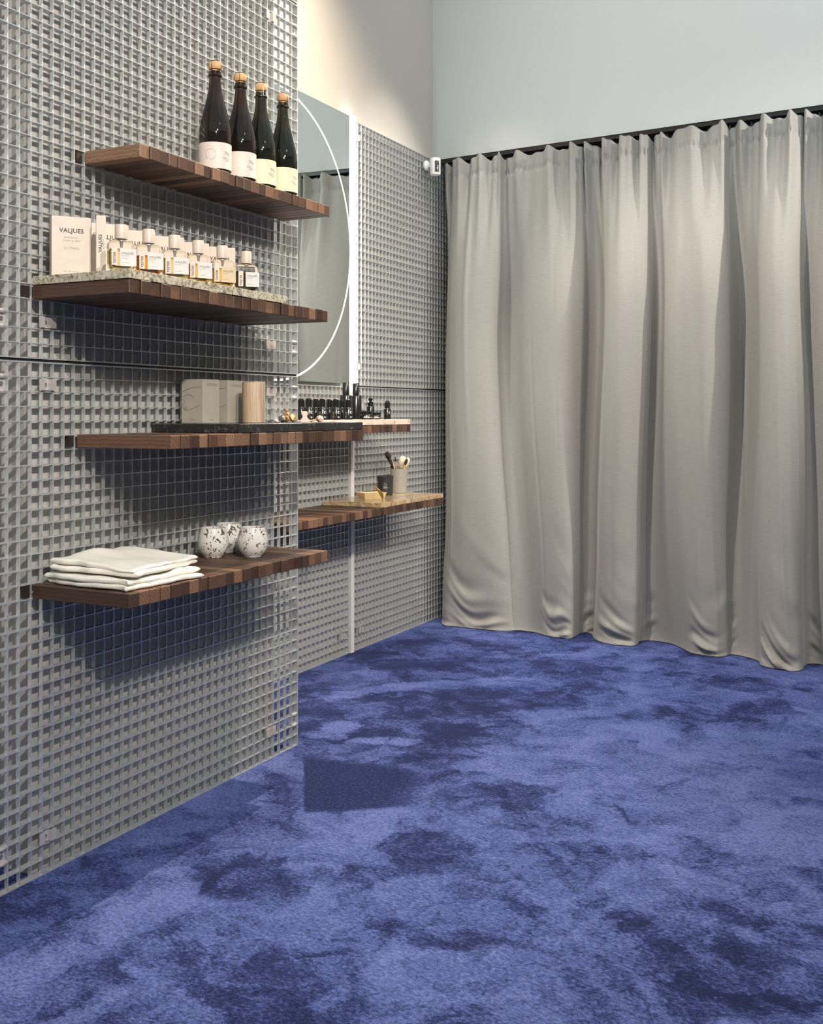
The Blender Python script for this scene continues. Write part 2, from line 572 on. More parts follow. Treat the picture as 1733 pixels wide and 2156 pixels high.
class MB:
    def __init__(s):
        s.v = []
        s.f = []

    def box(s, x0, x1, y0, y1, z0, z1):
        b = len(s.v)
        s.v += [(x0, y0, z0), (x1, y0, z0), (x1, y1, z0), (x0, y1, z0), (x0, y0, z1), (x1, y0, z1), (x1, y1, z1), (x0, y1, z1)]
        s.f += [tuple(b + i for i in q) for q in ((0, 3, 2, 1), (4, 5, 6, 7), (0, 1, 5, 4), (1, 2, 6, 5), (2, 3, 7, 6), (3, 0, 4, 7))]
        return s

    def lathe(s, prof, n=40, c=(0, 0), cap=True):
        b = len(s.v)
        k = len(prof)
        for r, z in prof:
            for i in range(n):
                a = 2 * math.pi * i / n
                s.v.append((c[0] + r * math.cos(a), c[1] + r * math.sin(a), z))
        for j in range(k - 1):
            for i in range(n):
                i2 = (i + 1) % n
                s.f.append((b + j * n + i, b + j * n + i2, b + (j + 1) * n + i2, b + (j + 1) * n + i))
        if cap:
            s.f.append(tuple(b + i for i in reversed(range(n))))
            s.f.append(tuple(b + (k - 1) * n + i for i in range(n)))
        return s

    def tube(s, pts, r, n=8, closed=False):
        pts = [Vector(p) for p in pts]
        rr = r if isinstance(r, (list, tuple)) else [r] * len(pts)
        b = len(s.v)
        m = len(pts)
        for i, p in enumerate(pts):
            if closed:
                t = pts[(i + 1) % m] - pts[i - 1]
            else:
                t = pts[min(i + 1, m - 1)] - pts[max(i - 1, 0)]
            t.normalize()
            up = Vector((0, 0, 1)) if abs(t.z) < 0.9 else Vector((1, 0, 0))
            u = t.cross(up).normalized()
            w = u.cross(t)
            for k in range(n):
                a = 2 * math.pi * k / n
                q = p + (u * math.cos(a) + w * math.sin(a)) * rr[i]
                s.v.append(tuple(q))
        for i in range(m if closed else m - 1):
            j = (i + 1) % m
            for k in range(n):
                k2 = (k + 1) % n
                s.f.append((b + i * n + k, b + j * n + k, b + j * n + k2, b + i * n + k2))
        if not closed:
            s.f.append(tuple(b + k for k in range(n)))
            s.f.append(tuple(b + (m - 1) * n + k for k in reversed(range(n))))
        return s

    def prism(s, pts, y0, y1):
        """polygon in XZ, extruded along Y"""
        b = len(s.v)
        n = len(pts)
        s.v += [(x, y0, z) for x, z in pts] + [(x, y1, z) for x, z in pts]
        s.f.append(tuple(b + i for i in range(n)))
        s.f.append(tuple(b + n + i for i in reversed(range(n))))
        for i in range(n):
            j = (i + 1) % n
            s.f.append((b + j, b + i, b + n + i, b + n + j))
        return s

    def mesh(s, name, smooth=False, fix=True):
        me = bpy.data.meshes.new(name)
        me.from_pydata(s.v, [], s.f)
        if fix:
            bm = bmesh.new()
            bm.from_mesh(me)
            bmesh.ops.recalc_face_normals(bm, faces=bm.faces)
            bm.to_mesh(me)
            bm.free()
        if smooth:
            for p in me.polygons:
                p.use_smooth = True
            me.set_sharp_from_angle(angle=R(38))
        me.update()
        return me


def rbox(name, sx, sy, sz, bev=0.0015, seg=1, base=False, smooth=False):
    bm = bmesh.new()
    bmesh.ops.create_cube(bm, size=1)
    for v in bm.verts:
        v.co = Vector((v.co.x * sx, v.co.y * sy, (v.co.z + (0.5 if base else 0)) * sz))
    if bev:
        bmesh.ops.bevel(bm, geom=list(bm.edges), offset=bev, segments=seg, affect='EDGES', profile=0.5)
    me = bpy.data.meshes.new(name)
    bm.to_mesh(me)
    bm.free()
    if smooth:
        for p in me.polygons:
            p.use_smooth = True
        me.set_sharp_from_angle(angle=R(38))
    return me


def obj(name, me, mat=None, parent=None, loc=(0, 0, 0), rot=(0, 0, 0)):
    o = bpy.data.objects.new(name, me)
    COL.objects.link(o)
    if mat is not None and len(me.materials) == 0:
        me.materials.append(M[mat])
    o.parent = parent
    o.location = loc
    o.rotation_euler = rot
    return o


def tag(o, label, cat, group=None, kind=None):
    o['label'] = label
    o['category'] = cat
    if group:
        o['group'] = group
    if kind:
        o['kind'] = kind
    return o


def thing(name, label, cat, loc=(0, 0, 0), rotz=0.0, group=None):
    o = bpy.data.objects.new(name, None)
    o.empty_display_size = 0.02
    COL.objects.link(o)
    o.location = loc
    o.rotation_euler = (0, 0, rotz)
    return tag(o, label, cat, group)


def struct(name, me, mat, label, cat):
    o = obj(name, me, mat)
    o['kind'] = 'structure'
    o['label'] = label
    o['category'] = cat
    return o


def text_mesh(body, size, bold=0.0, align='LEFT', wrap_r=None, spacing=1.0):
    cu = bpy.data.curves.new('txt', 'FONT')
    cu.body = body
    cu.size = size
    cu.align_x = align
    cu.offset = bold
    cu.space_character = spacing
    cu.resolution_u = 3
    to = bpy.data.objects.new('txt', cu)
    COL.objects.link(to)
    bpy.context.view_layer.update()
    dg = bpy.context.evaluated_depsgraph_get()
    me = bpy.data.meshes.new_from_object(to.evaluated_get(dg))
    bpy.data.objects.remove(to)
    bpy.data.curves.remove(cu)
    me.materials.clear()
    # into the XZ plane, reading from -Y
    for v in me.vertices:
        x, z = v.co.x, v.co.y
        if wrap_r:
            a = x / wrap_r
            v.co = (wrap_r * math.sin(a), -wrap_r * math.cos(a), z)
        else:
            v.co = (x, 0, z)
    return me


def letter(body, size, mat, parent, loc, bold=0.0, align='LEFT', rot=(0, 0, 0), wrap_r=None, spacing=1.0, name='lettering'):
    return obj(name, text_mesh(body, size, bold, align, wrap_r, spacing), mat, parent, loc, rot)


# ------------------------------------------------------------------ the room
XW1 = -1.847      # front of the near grating wall
XB1 = -1.874      # plaster behind it
XW2 = -2.350      # front of the far grating wall
XB2 = -2.3795      # plaster behind it
CEIL = 3.62
RX, FY, BY = 3.3, -3.0, 5.75

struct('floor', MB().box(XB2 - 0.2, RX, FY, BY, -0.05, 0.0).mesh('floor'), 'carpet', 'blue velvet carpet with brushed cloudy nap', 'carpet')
struct('ceiling', MB().box(XB2 - 0.2, RX, FY, BY, CEIL, CEIL + 0.08).mesh('ceiling'), 'ceiling', 'pale ceiling above the shop', 'ceiling')
struct('wall_left', MB().box(XB2 - 0.15, XB2, FY, BY, 0, CEIL).mesh('wall_left'), 'paint_warm', 'warm white plaster wall behind the far grating and mirror', 'wall')
struct('wall_wainscot', MB().box(XB2, -2.3795 + 0.004, 2.759, 5.7, 0, 2.362).mesh('wall_wainscot'), 'paint_grey', 'grey painted lower part of the far wall behind the grating', 'wall')
struct('wall_partition', MB().box(XB2, XB1, 1.778, 2.759, 0, CEIL).mesh('wall_partition'), 'paint_grey', 'grey plaster partition behind the near grating', 'wall')
struct('wall_right', MB().box(RX, RX + 0.1, FY, BY, 0, CEIL).mesh('wall_right'), 'paint_cool', 'plain wall on the right side of the shop', 'wall')
struct('wall_front', MB().box(XB2 - 0.2, RX, FY - 0.1, FY, 0, CEIL).mesh('wall_front'), 'paint_cool', 'plain wall on the entrance side of the shop', 'wall')
struct('wall_back', MB().box(XB2 - 0.2, RX, BY, BY + 0.1, 0, CEIL).mesh('wall_back'), 'paint_cool', 'plain wall in the space behind the curtain', 'wall')
# bulkhead over the curtain, turned a little out of square
TA = R(4.6)
OX, OY = -2.37, 4.957
EX, EY = math.cos(TA), -math.sin(TA)
NX, NY = -math.sin(TA), -math.cos(TA)


def cur(s, d, z):
    return (OX + EX * s + NX * d, OY + EY * s + NY * d, z)


bm = MB()
for dz in ((2.366, CEIL),):
    vs_ = [cur(-0.02, 0, dz[0]), cur(5.7, 0, dz[0]), cur(5.7, -0.12, dz[0]), cur(-0.02, -0.12, dz[0])]
    vs_ += [(x, y, dz[1]) for x, y, _ in vs_]
    bm.v = vs_
    bm.f = [(0, 3, 2, 1), (4, 5, 6, 7), (0, 1, 5, 4), (1, 2, 6, 5), (2, 3, 7, 6), (3, 0, 4, 7)]
struct('wall_bulkhead', bm.mesh('wall_bulkhead'), 'paint_cool', 'pale blue grey wall above the curtain rail', 'wall')

# ------------------------------------------------------------------ curtain track
trk = thing('curtain_track', 'black ceiling track carrying the grey curtain', 'curtain track', cur(0, 0, 2.34))
mb = MB()
for d0, d1, z0, z1 in ((-0.005, -0.075, 2.346, 2.366),):
    base = len(mb.v)
    q = [cur(0.030, d0, z0), cur(4.2, d0, z0), cur(4.2, d1, z0), cur(0.030, d1, z0)]
    mb.v += q + [(x, y, z1) for x, y, _ in q]
    mb.f += [tuple(base + i for i in ff) for ff in ((0, 3, 2, 1), (4, 5, 6, 7), (0, 1, 5, 4), (1, 2, 6, 5), (2, 3, 7, 6), (3, 0, 4, 7))]
mb.v = [(x - trk.location.x, y - trk.location.y, z - trk.location.z) for x, y, z in mb.v]
obj('rail', mb.mesh('rail'), 'black', trk)
hk = MB().box(-0.004, 0.004, -0.004, 0.004, -0.03, 0.008).mesh('glider')
for i in range(30):
    p = cur(0.08 + i * 0.095, -0.035, 2.34)
    obj('glider', hk, 'black', trk, (p[0] - trk.location.x, p[1] - trk.location.y, 0))

# ------------------------------------------------------------------ curtain
PROF = [(0.063, -0.010, 0.077, 0.020), (0.080, 0.030, 0.098, 0.100), (0.130, 0.080, 0.151, 0.160), (0.212, 0.115, 0.224, 0.165),
        (0.300, 0.120, 0.319, 0.155), (0.372, 0.105, 0.418, 0.145), (0.401, 0.075, 0.480, 0.125), (0.388, 0.040, 0.511, 0.100),
        (0.412, 0.020, 0.549, 0.085), (0.477, 0.030, 0.587, 0.085), (0.530, 0.055, 0.631, 0.100), (0.600, 0.075, 0.692, 0.130),
        (0.694, 0.090, 0.759, 0.140), (0.777, 0.085, 0.806, 0.125), (0.827, 0.050, 0.811, 0.070), (0.828, 0.005, 0.806, 0.010),
        (0.857, -0.025, 0.821, -0.035), (0.898, -0.010, 0.859, -0.020), (0.932, 0.035, 0.896, 0.050), (0.971, 0.075, 0.939, 0.105),
        (1.038, 0.105, 1.021, 0.140), (1.100, 0.095, 1.097, 0.130), (1.145, 0.065, 1.121, 0.085), (1.158, 0.030, 1.107, 0.020),
        (1.170, 0.000, 1.124, -0.030), (1.200, 0.010, 1.174, -0.035), (1.227, 0.050, 1.253, 0.000), (1.289, 0.080, 1.346, 0.090),
        (1.359, 0.085, 1.388, 0.125), (1.423, 0.100, 1.438, 0.140), (1.477, 0.085, 1.497, 0.130), (1.513, 0.050, 1.526, 0.100),
        (1.514, 0.000, 1.538, 0.065), (1.540, -0.030, 1.573, 0.060), (1.588, -0.010, 1.625, 0.090), (1.635, 0.030, 1.673, 0.140),
        (1.663, 0.080, 1.695, 0.200), (1.721, 0.120, 1.756, 0.235), (1.780, 0.115, 1.828, 0.235), (1.821, 0.080, 1.858, 0.200),
        (1.830, 0.040, 1.854, 0.110), (1.854, 0.035, 1.869, 0.060), (1.917, 0.065, 1.916, 0.060), (1.981, 0.090, 1.973, 0.100),
        (2.039, 0.050, 2.040, 0.120), (2.077, 0.000, 2.081, 0.030), (2.136, 0.030, 2.123, 0.000), (2.205, 0.090, 2.198, 0.100),
        (2.276, 0.100, 2.280, 0.140), (2.331, 0.050, 2.342, 0.080), (2.368, -0.010, 2.377, -0.010), (2.440, 0.050, 2.441, 0.060),
        (2.517, 0.100, 2.527, 0.140), (2.588, 0.060, 2.597, 0.100), (2.634, 0.000, 2.634, 0.000), (2.698, 0.060, 2.698, 0.080),
        (2.775, 0.100, 2.775, 0.130), (2.851, 0.030, 2.851, 0.040)]


def catmull(P, sub):
    out = []
    n = len(P)
    for i in range(n - 1):
        p0, p1, p2, p3 = P[max(i - 1, 0)], P[i], P[i + 1], P[min(i + 2, n - 1)]
        for k in range(sub):
            t = k / sub
            t2, t3 = t * t, t * t * t
            out.append(tuple(0.5 * (2 * b + (c - a) * t + (2 * a - 5 * b + 4 * c - d) * t2 + (3 * b - a - 3 * c + d) * t3)
                             for a, b, c, d in zip(p0, p1, p2, p3)))
    out.append(P[-1])
    return out


def sstep(a, b, x):
    t = min(1, max(0, (x - a) / (b - a)))
    return t * t * (3 - 2 * t)


def build_curtain():
    P = catmull(PROF, 14)
    ncol = len(P)
    ztop = 2.345
    zs = []
    z = 0.0
    while z < ztop:
        zs.append(z)
        z += 0.0075 if z < 0.30 else (0.009 if z > ztop - 0.16 else 0.022)
    zs.append(ztop)
    tubes = [(0.30, 0.17), (0.76, 0.10), (1.04, 0.11), (1.45, 0.09), (1.79, 0.10), (2.23, 0.1), (2.53, 0.1), (2.78, 0.1)]
    verts, faces, uvs = [], [], []
    rnd = random.Random(12)
    creases = [(rnd.uniform(0.1, 5.0), rnd.uniform(0.006, 0.016), rnd.uniform(-0.007, 0.009), rnd.uniform(0.2, 2.0), rnd.uniform(0.3, 1.0)) for _ in range(46)]
    arc = [0.0]
    for i in range(1, ncol):
        arc.append(arc[-1] + math.hypot(P[i][0] - P[i - 1][0], P[i][1] - P[i - 1][1]))
    L = arc[-1]
    for j, z in enumerate(zs):
        wb = (1 - min(1, z / 1.5)) ** 1.4
        wt = sstep(1.55, 2.33, z)
        for i in range(ncol):
            sm, dm, sb, db = P[i]
            a = arc[i]
            s = sm + (sb - sm) * wb
            d = (dm - 0.05) * 1.65 + 0.045
            d += (db - d) * wb
            # pleats gather towards the tape
            slin = 0.07 + (2.851 - 0.07) * a / L
            s += (slin - s) * 0.28 * wt
            d += ((0.012 + 0.30 * dm) - d) * wt * 0.85
            ph = a * 2 * math.pi / 0.135 + 1.7 * math.sin(a * 5.3) + 0.8 * math.sin(a * 13.1 + 1)
            ruf = math.sin(ph) + 0.45 * math.sin(2.1 * ph + 1.3)
            d += 0.021 * ruf * wt ** 1.8
            # slow sway down the length
            d += 0.010 * math.sin(z * 2.3 + a * 3.0) * (1 - wt) * (1 - wb)
            s += 0.010 * math.sin(z * 3.1 + a * 2.1) * (1 - wt) * sstep(0.1, 0.6, z)
            # puckers under the tape
            tp = math.exp(-((z - (ztop - 0.085)) / 0.016) ** 2)
            d -= 0.005 * tp * (1 + math.sin(a * 2 * math.pi / 0.021 + 2 * math.sin(a * 17)))
            # sagging creases where the cloth meets the floor
            for q, (sc, hw) in enumerate(tubes):
                x = (s - sc) / (hw * 1.25)
                if abs(x) < 1:
                    amp = (1 - x * x) * 0.017 * math.exp(-z / 0.18) * (0.75 + 0.6 * math.sin(a * 23 + q * 2 + z * 15)) * sstep(0.0, 0.03, z)
                    ph2 = (z - 0.045 * (x - 0.3 * math.sin(q * 2.1)) ** 2 + 0.03 * x * math.sin(q * 3.3 + 1) + 0.016 * math.sin(a * 27 + q + z * 9)) * 2 * math.pi / (0.075 + 0.25 * z)
                    d += amp * (math.sin(ph2 + q * 1.9) + 0.45 * math.sin(2.3 * ph2 + 5 * x + q))
            for a0, wd, am, zc, zl in creases:
                q = (a - a0 - 0.02 * math.sin(z * 1.7 + a0)) / wd
                if abs(q) < 3:
                    d += am * math.exp(-q * q) * math.exp(-((z - zc) / zl) ** 2)
            nzv = mnoise.noise(Vector((a * 5, z * 2.2, 3.1)))
            d += 0.006 * nzv * (1 - wt)
            # hem resting on the carpet
            d += 0.022 * math.exp(-z / 0.022) * (0.6 + 0.6 * mnoise.noise(Vector((a * 9, 0, 7.7))))
            zz = z
            if z > ztop - 0.16:
                k = (z - (ztop - 0.16)) / 0.16
                zz = z + k * (0.011 * ruf - 0.012 + 0.010 * mnoise.noise(Vector((a * 11, 2.2, 0))))
            if j == 0:
                zz = 0.003 + 0.004 * max(0, mnoise.noise(Vector((a * 14, 5, 1))))
            verts.append(cur(s, d - 0.012, zz))
            uvs.append((a, z))
    for j in range(len(zs) - 1):
        for i in range(ncol - 1):
            faces.append((j * ncol + i, j * ncol + i + 1, (j + 1) * ncol + i + 1, (j + 1) * ncol + i))
    me = bpy.data.meshes.new('curtain')
    me.from_pydata(verts, [], faces)
    ul = me.uv_layers.new(name='UVMap')
    for lp in me.loops:
        ul.data[lp.index].uv = uvs[lp.vertex_index]
    for p in me.polygons:
        p.use_smooth = True
    return me


crt = obj('curtain', build_curtain(), 'fabric')
sol = crt.modifiers.new('thickness', 'SOLIDIFY')
sol.thickness = 0.0025
sol.offset = -1
tag(crt, 'heavy grey linen curtain hanging in deep folds to the carpet', 'curtain')

# ------------------------------------------------------------------ grating panels
PH, PV = 1.0 / 30.0, 0.03345
NCOL, NROW = 36, 35
BT, BD, CD = 0.0021, 0.019, 0.010     # sheet thickness, bearing bar depth, cross bar depth
PW = NCOL * PH
PHT = NROW * PV
hbar = MB().box(-BD, -0.0003, 0, PW, -BT / 2, BT / 2).mesh('bearing_bar')
vbar = MB().box(-CD, 0, -BT / 2, BT / 2, 0, PHT).mesh('cross_bar')
vedge = MB().box(-BD, 0.0004, -0.0016, 0.0016, 0, PHT).mesh('edge_bar')
hedge = MB().box(-BD, 0.0002, 0, PW, -0.0016, 0.0016).mesh('edge_bar')


def fillet_mesh():
    mb = MB()
    rnd = random.Random(3)
    for c in range(NCOL + 1):
        for r in range(0, NROW):
            y, z = c * PH, r * PV
            k = rnd.uniform(0.6, 1.3)
            b = len(mb.v)
            t = 0.0011
            mb.v += [(-0.0006, y - t, z + t), (-0.0006, y - t - 0.0035 * k, z + t), (-0.0006, y - t, z + t + 0.0085 * k), (-0.007, y - t, z + t)]
            mb.f += [(b, b + 1, b + 2), (b, b + 3, b + 1), (b + 1, b + 3, b + 2)]
    return mb.mesh('zinc_fillets', fix=False)


fmesh = fillet_mesh()


def saddle_clip(parent, y, z, horizontal=True, wide=0.05):
    """folded plate that grips two bars, with its screw"""
    if horizontal:
        mb = MB()
        w = wide / 2
        prof = [(-w, 0.004), (-w * 0.38, 0.004), (-w * 0.30, -0.006), (w * 0.30, -0.006), (w * 0.38, 0.004), (w, 0.004)]
        b = len(mb.v)
        for yy, xx in prof:
            for zz in (-0.013, 0.013):
                mb.v.append((xx, yy, zz))
        for yy, xx in prof:
            for zz in (-0.013, 0.013):
                mb.v.append((xx + 0.002, yy, zz))
        n = len(prof)
        for i in range(n - 1):
            mb.f.append((2 * i, 2 * i + 2, 2 * i + 3, 2 * i + 1))
            mb.f.append((2 * n + 2 * i, 2 * n + 2 * i + 1, 2 * n + 2 * i + 3, 2 * n + 2 * i + 2))
            mb.f.append((2 * i, 2 * n + 2 * i, 2 * n + 2 * i + 2, 2 * i + 2))
            mb.f.append((2 * i + 1, 2 * i + 3, 2 * n + 2 * i + 3, 2 * n + 2 * i + 1))
        mb.f.append((0, 1, 2 * n + 1, 2 * n))
        mb.f.append((2 * n - 2, 4 * n - 2, 4 * n - 1, 2 * n - 1))
    else:
        mb = MB()
        # hooked over two cross bars
        pts = []
        for zz in (0.5, -0.5):
            pass
        mb.box(-0.007, -0.005, -0.012, 0.012, -PV * 0.42, PV * 0.42)
        for sg in (1, -1):
            mb.tube([(-0.004, -0.013, sg * PV * 0.5), (-0.001, 0, sg * PV * 0.5), (-0.004, 0.013, sg * PV * 0.5)], 0.0055, 8)
    o = obj('saddle_clip', mb.mesh('saddle_clip'), 'clip_steel', parent, (0.0, y, z))
    bo = MB().lathe([(0.0045, 0), (0.0045, 0.002), (0.0022, 0.002), (0.0020, 0.0008)], 12).mesh('bolt')
    obj('bolt', bo, 'bolt_steel', o, (-0.004, 0, 0), (0, R(90), 0))
    return o


def grating(label, x, y0, z0, rows=NROW, fillets=True, group=None):
    t = thing('grating_panel', label, 'metal grating', (x, y0, z0), 0, group)
    for c in range(NCOL + 1):
        if c in (0, NCOL):
            obj('edge_bar', vedge, 'galv', t, (0, c * PH, 0))
        else:
            obj('cross_bar', vbar, 'galv', t, (0, c * PH, 0))
    for r in range(NROW + 1):
        if r in (0, NROW):
            obj('edge_bar', hedge, 'galv', t, (0, 0, r * PV))
        else:
            obj('bearing_bar', hbar, 'galv', t, (0, 0, r * PV))
    if fillets:
        o = obj('zinc_fillets', fmesh, 'galv', t)
        o['kind'] = 'stuff'
    return t


seam_me = MB().box(-0.016, -0.004, 0.0, PW, 0.0018, 0.0072).mesh('seam_shade')  # black strip standing in for the shadow in the open gap between panels

YG1 = 1.653
ZL, ZU, ZT = 0.002, 1.182, 2.362
g_low = grating('galvanised steel grating panel on the near wall from the carpet up to the dark seam', XW1, YG1, ZL)
g_up = grating('galvanised steel grating panel on the near wall behind the wine bottles', XW1, YG1, ZU)
g_top = grating('galvanised steel grating panel at the very top edge of the near wall', XW1, YG1, ZT)
for g in (g_low, g_up):
    obj('seam_shade', seam_me, 'black', g, (0, 0, PHT))
for g, rows in ((g_low, (33.5, 2.5)), (g_up, (2.5, 32.5)), (g_top, (2.5,))):
    for r in rows:
        saddle_clip(g, 4.35 * PH, r * PV)
        saddle_clip(g, 31.35 * PH, r * PV)
        saddle_clip(g, 0.5 * PH, r * PV, False)
        saddle_clip(g, 35.5 * PH, r * PV, False)
YR2 = 4.092
YL2 = 4.040 - PW
w_low_r = grating('galvanised grating panel on the far wall below the seam, beside the curtain', XW2, YR2, ZL, fillets=False)
w_up_r = grating('galvanised grating panel on the far wall above the seam, right of the light tube', XW2, YR2, ZU, fillets=False)
w_low_l = grating('galvanised grating panel on the far wall below the mirror', XW2, YL2, ZL, fillets=False)
obj('seam_shade', seam_me, 'black', w_low_r, (0, 0, PHT))
for g, pts in ((w_low_r, ((1.6, 2.5), (1.6, 32.5))), (w_up_r, ((0.8, 2.5), (0.8, 33.0))), (w_low_l, ((34.4, 2.5), (34.4, 32.5)))):
    for c, r in pts:
        saddle_clip(g, c * PH, r * PV, True, 0.042)

# ------------------------------------------------------------------ mirror and lights on the far wall
MZ0, MZ1, MY0, MY1 = 1.187, 2.363, 2.87, 4.052
mir = thing('wall_mirror', 'large square mirror with a glowing ring, on the far wall', 'mirror', (XW2, MY0, MZ0))
obj('glass_edge', MB().box(-0.012, 0.0060, 0, MY1 - MY0, 0, MZ1 - MZ0).mesh('glass_edge'), 'mirror_edge', mir)
obj('mirror_face', MB().box(0.0060, 0.0064, 0.0008, MY1 - MY0 - 0.0008, 0.0008, MZ1 - MZ0 - 0.0008).mesh('mirror_face'), 'mirror', mir)
mb = MB()
n = 160
for i in range(n):
    a = 2 * math.pi * i / n
    for rr, xx in ((0.5762, 0.0062), (0.5762, 0.0072), (0.5838, 0.0072), (0.5838, 0.0062)):
        mb.v.append((xx, 3.4635 - MY0 + rr * math.cos(a), 1.7676 - MZ0 + rr * math.sin(a)))
for i in range(n):
    j = (i + 1) % n
    for k in range(4):
        k2 = (k + 1) % 4
        mb.f.append((i * 4 + k, i * 4 + k2, j * 4 + k2, j * 4 + k))
obj('light_ring', mb.mesh('light_ring'), 'ring_glow', mir)

tube = thing('tube_light', 'tall white LED light strip at the mirror edge running down to the carpet', 'light', (XW2, 4.066, 0))
obj('profile', MB().box(-0.012, 0.006, -0.013, 0.013, 0.002, 2.364).mesh('profile'), 'profile', tube)
mb = MB()
prof = [(0.006 + 0.013 * math.cos(a), 0.0170 * math.sin(a)) for a in [R(-90 + 15 * i) for i in range(13)]]
for zz in (1.165, 2.366):
    for px, py in prof:
        mb.v.append((px, py, zz))
k = len(prof)
mb.f.append(tuple(range(k)))
mb.f.append(tuple(range(2 * k - 1, k - 1, -1)))
for i in range(k):
    j = (i + 1) % k
    mb.f.append((i, j, k + j, k + i))
obj('diffuser', mb.mesh('diffuser', smooth=True), 'led', tube)
obj('end_cap', MB().box(-0.012, 0.0065, -0.0135, 0.0135, 0.0, 0.004).mesh('end_cap'), 'profile', tube)

# ------------------------------------------------------------------ security camera
sc_ = thing('security_camera', 'small white security camera with a black face and a blue light', 'camera', (-2.285, 4.79, 2.245), R(44))
sc_.scale = (1.14, 1.14, 1.05)
obj('body', MB().lathe([(0.018, 0.0), (0.0225, 0.003), (0.0235, 0.01), (0.0235, 0.074), (0.0225, 0.080), (0.019, 0.0825)], 36).mesh('body', smooth=True), 'white_plastic', sc_)
pts = []
mb = MB()
for i in range(9):
    a = R(-90 - 24 + 48 * i / 8)
    for rr in (0.0225, 0.0242):
        for zz in (0.012, 0.066):
            mb.v.append((rr * math.cos(a), rr * math.sin(a), zz))
for i in range(8):
    b = i * 4
    mb.f += [(b + 2, b + 6, b + 7, b + 3), (b, b + 1, b + 5, b + 4), (b, b + 4, b + 6, b + 2), (b + 1, b + 3, b + 7, b + 5)]
mb.f += [(0, 2, 3, 1), (32, 33, 35, 34)]
fp = obj('face_plate', mb.mesh('face_plate', smooth=True), 'satin_black', sc_)
obj('status_light', MB().lathe([(0.0018, 0), (0.0018, 0.0006)], 12).mesh('status_light'), 'blue_dot', fp, (0.001, -0.0240, 0.030), (R(90), 0, 0))
obj('lens', MB().lathe([(0.005, 0), (0.005, 0.0008), (0.003, 0.0012)], 16).mesh('lens'), 'black', fp, (0.0, -0.0238, 0.050), (R(90), 0, 0))
obj('mount', MB().lathe([(0.022, 0), (0.024, 0.003), (0.024, 0.010), (0.010, 0.016), (0.008, 0.034)], 32).mesh('mount', smooth=True), 'white_plastic', sc_, (-0.0340, 0.0340, 0.052), (0, R(90), R(-48)))

# ------------------------------------------------------------------ walnut shelves


def shelf(label, xw, depth, y0, n, ztop, peg=True, step=0.034, seed=1, group=None):
    rnd = random.Random(seed)
    t = thing('slatted_shelf', label, 'shelf', (xw, y0, ztop - 0.031), 0, group)
    me = rbox('slat', depth, step - 0.0016, 0.031, 0.0012)
    me.materials.append(M['walnut'])
    for i in range(n):
        dx = rnd.uniform(-0.0013, 0.0045) if 0 < i < n - 1 else 0
        dz = rnd.uniform(-0.0007, 0.0)
        obj('slat', me, None, t, (depth / 2 + 0.0015 + dx, (i + 0.5) * step, 0.0155 + dz))
    if peg:
        pm = MB().box(-0.0145, -0.002, -0.022, -0.004, 0.002, 0.029).mesh('locking_peg')
        obj('locking_peg', pm, 'peg', t)
    return t


S1 = shelf('shallow walnut slat shelf at the top carrying the four wine bottles', XW1, 0.170, 1.917, 25, 1.685, seed=1)
S2 = shelf('walnut slat shelf under the pale marble slab with perfumes', XW1, 0.283, 1.754, 24, 1.346, seed=2)
S3 = shelf('walnut slat shelf under the black marble slab', XW1, 0.283, 1.891, 26, 1.007, seed=3)
S4 = shelf('lowest near walnut slat shelf with white towels and speckled cups', XW1, 0.283, 1.754, 24, 0.670, seed=4)
W1 = shelf('walnut slat shelf on the far wall with black cosmetic bottles', XW2, 0.284, 4.079 - 24 * 0.034, 24, 1.0095, False, seed=5)
W2 = shelf('low walnut slat shelf on the far wall with the makeup brushes', XW2, 0.284, 4.413 - 38 * 0.034, 38, 0.670, False, seed=6)

# ------------------------------------------------------------------ stone slabs


def slab(name, label, mat, x0, x1, y0, y1, z0, th, bev=0.0012):
    me = rbox(name, x1 - x0, y1 - y0, th, bev, 2, base=True)
    o = obj(name, me, mat, None, ((x0 + x1) / 2, (y0 + y1) / 2, z0))
    return tag(o, label, 'stone slab')


ZS2 = 1.366
slab('marble_slab', 'pale veined marble slab under the perfume boxes and testers', 'marble_pale', -1.843, -1.560, 1.752, 2.362, 1.3462, ZS2 - 1.3462)
ZS3 = 1.0305
slab('marble_slab', 'black marble slab with white veins, on the third near shelf', 'marble_black', -1.843, -1.562, 2.151, 2.772, 1.0072, ZS3 - 1.0072, 0.003)
ZW1 = 1.0315
slab('onyx_slab', 'pinkish white onyx slab under the black cosmetic bottles', 'onyx_pink', -2.345, -2.064, 3.285, 4.077, 1.0097, ZW1 - 1.0097)
ZW2 = 0.6895
slab('onyx_slab', 'golden veined stone slab under the brush cup on the far wall', 'onyx_gold', -2.345, -2.064, 3.816, 4.411, 0.6702, ZW2 - 0.6702)

def print_marks(parent, mat, rad, rows, z, rot, name='small_print'):
    """rows of illegibly small print wrapped on a round body: (x0, x1, dz, height)"""
    mb = MB()
    rnd = random.Random(int(rad * 1e5) + len(rows))
    for x0, x1, dz, h in rows:
        x = x0
        while x < x1:
            w = h * rnd.uniform(0.5, 1.0)
            b = len(mb.v)
            for xx, zz in ((x, dz), (x + w, dz), (x + w, dz + h), (x, dz + h)):
                a = xx / rad
                mb.v.append((rad * math.sin(a), -rad * math.cos(a), zz))
            mb.f.append((b, b + 1, b + 2, b + 3))
            x += w + h * rnd.uniform(0.25, 0.6)
    return obj(name, mb.mesh(name, fix=False), mat, parent, (0, 0, z), (0, 0, rot))


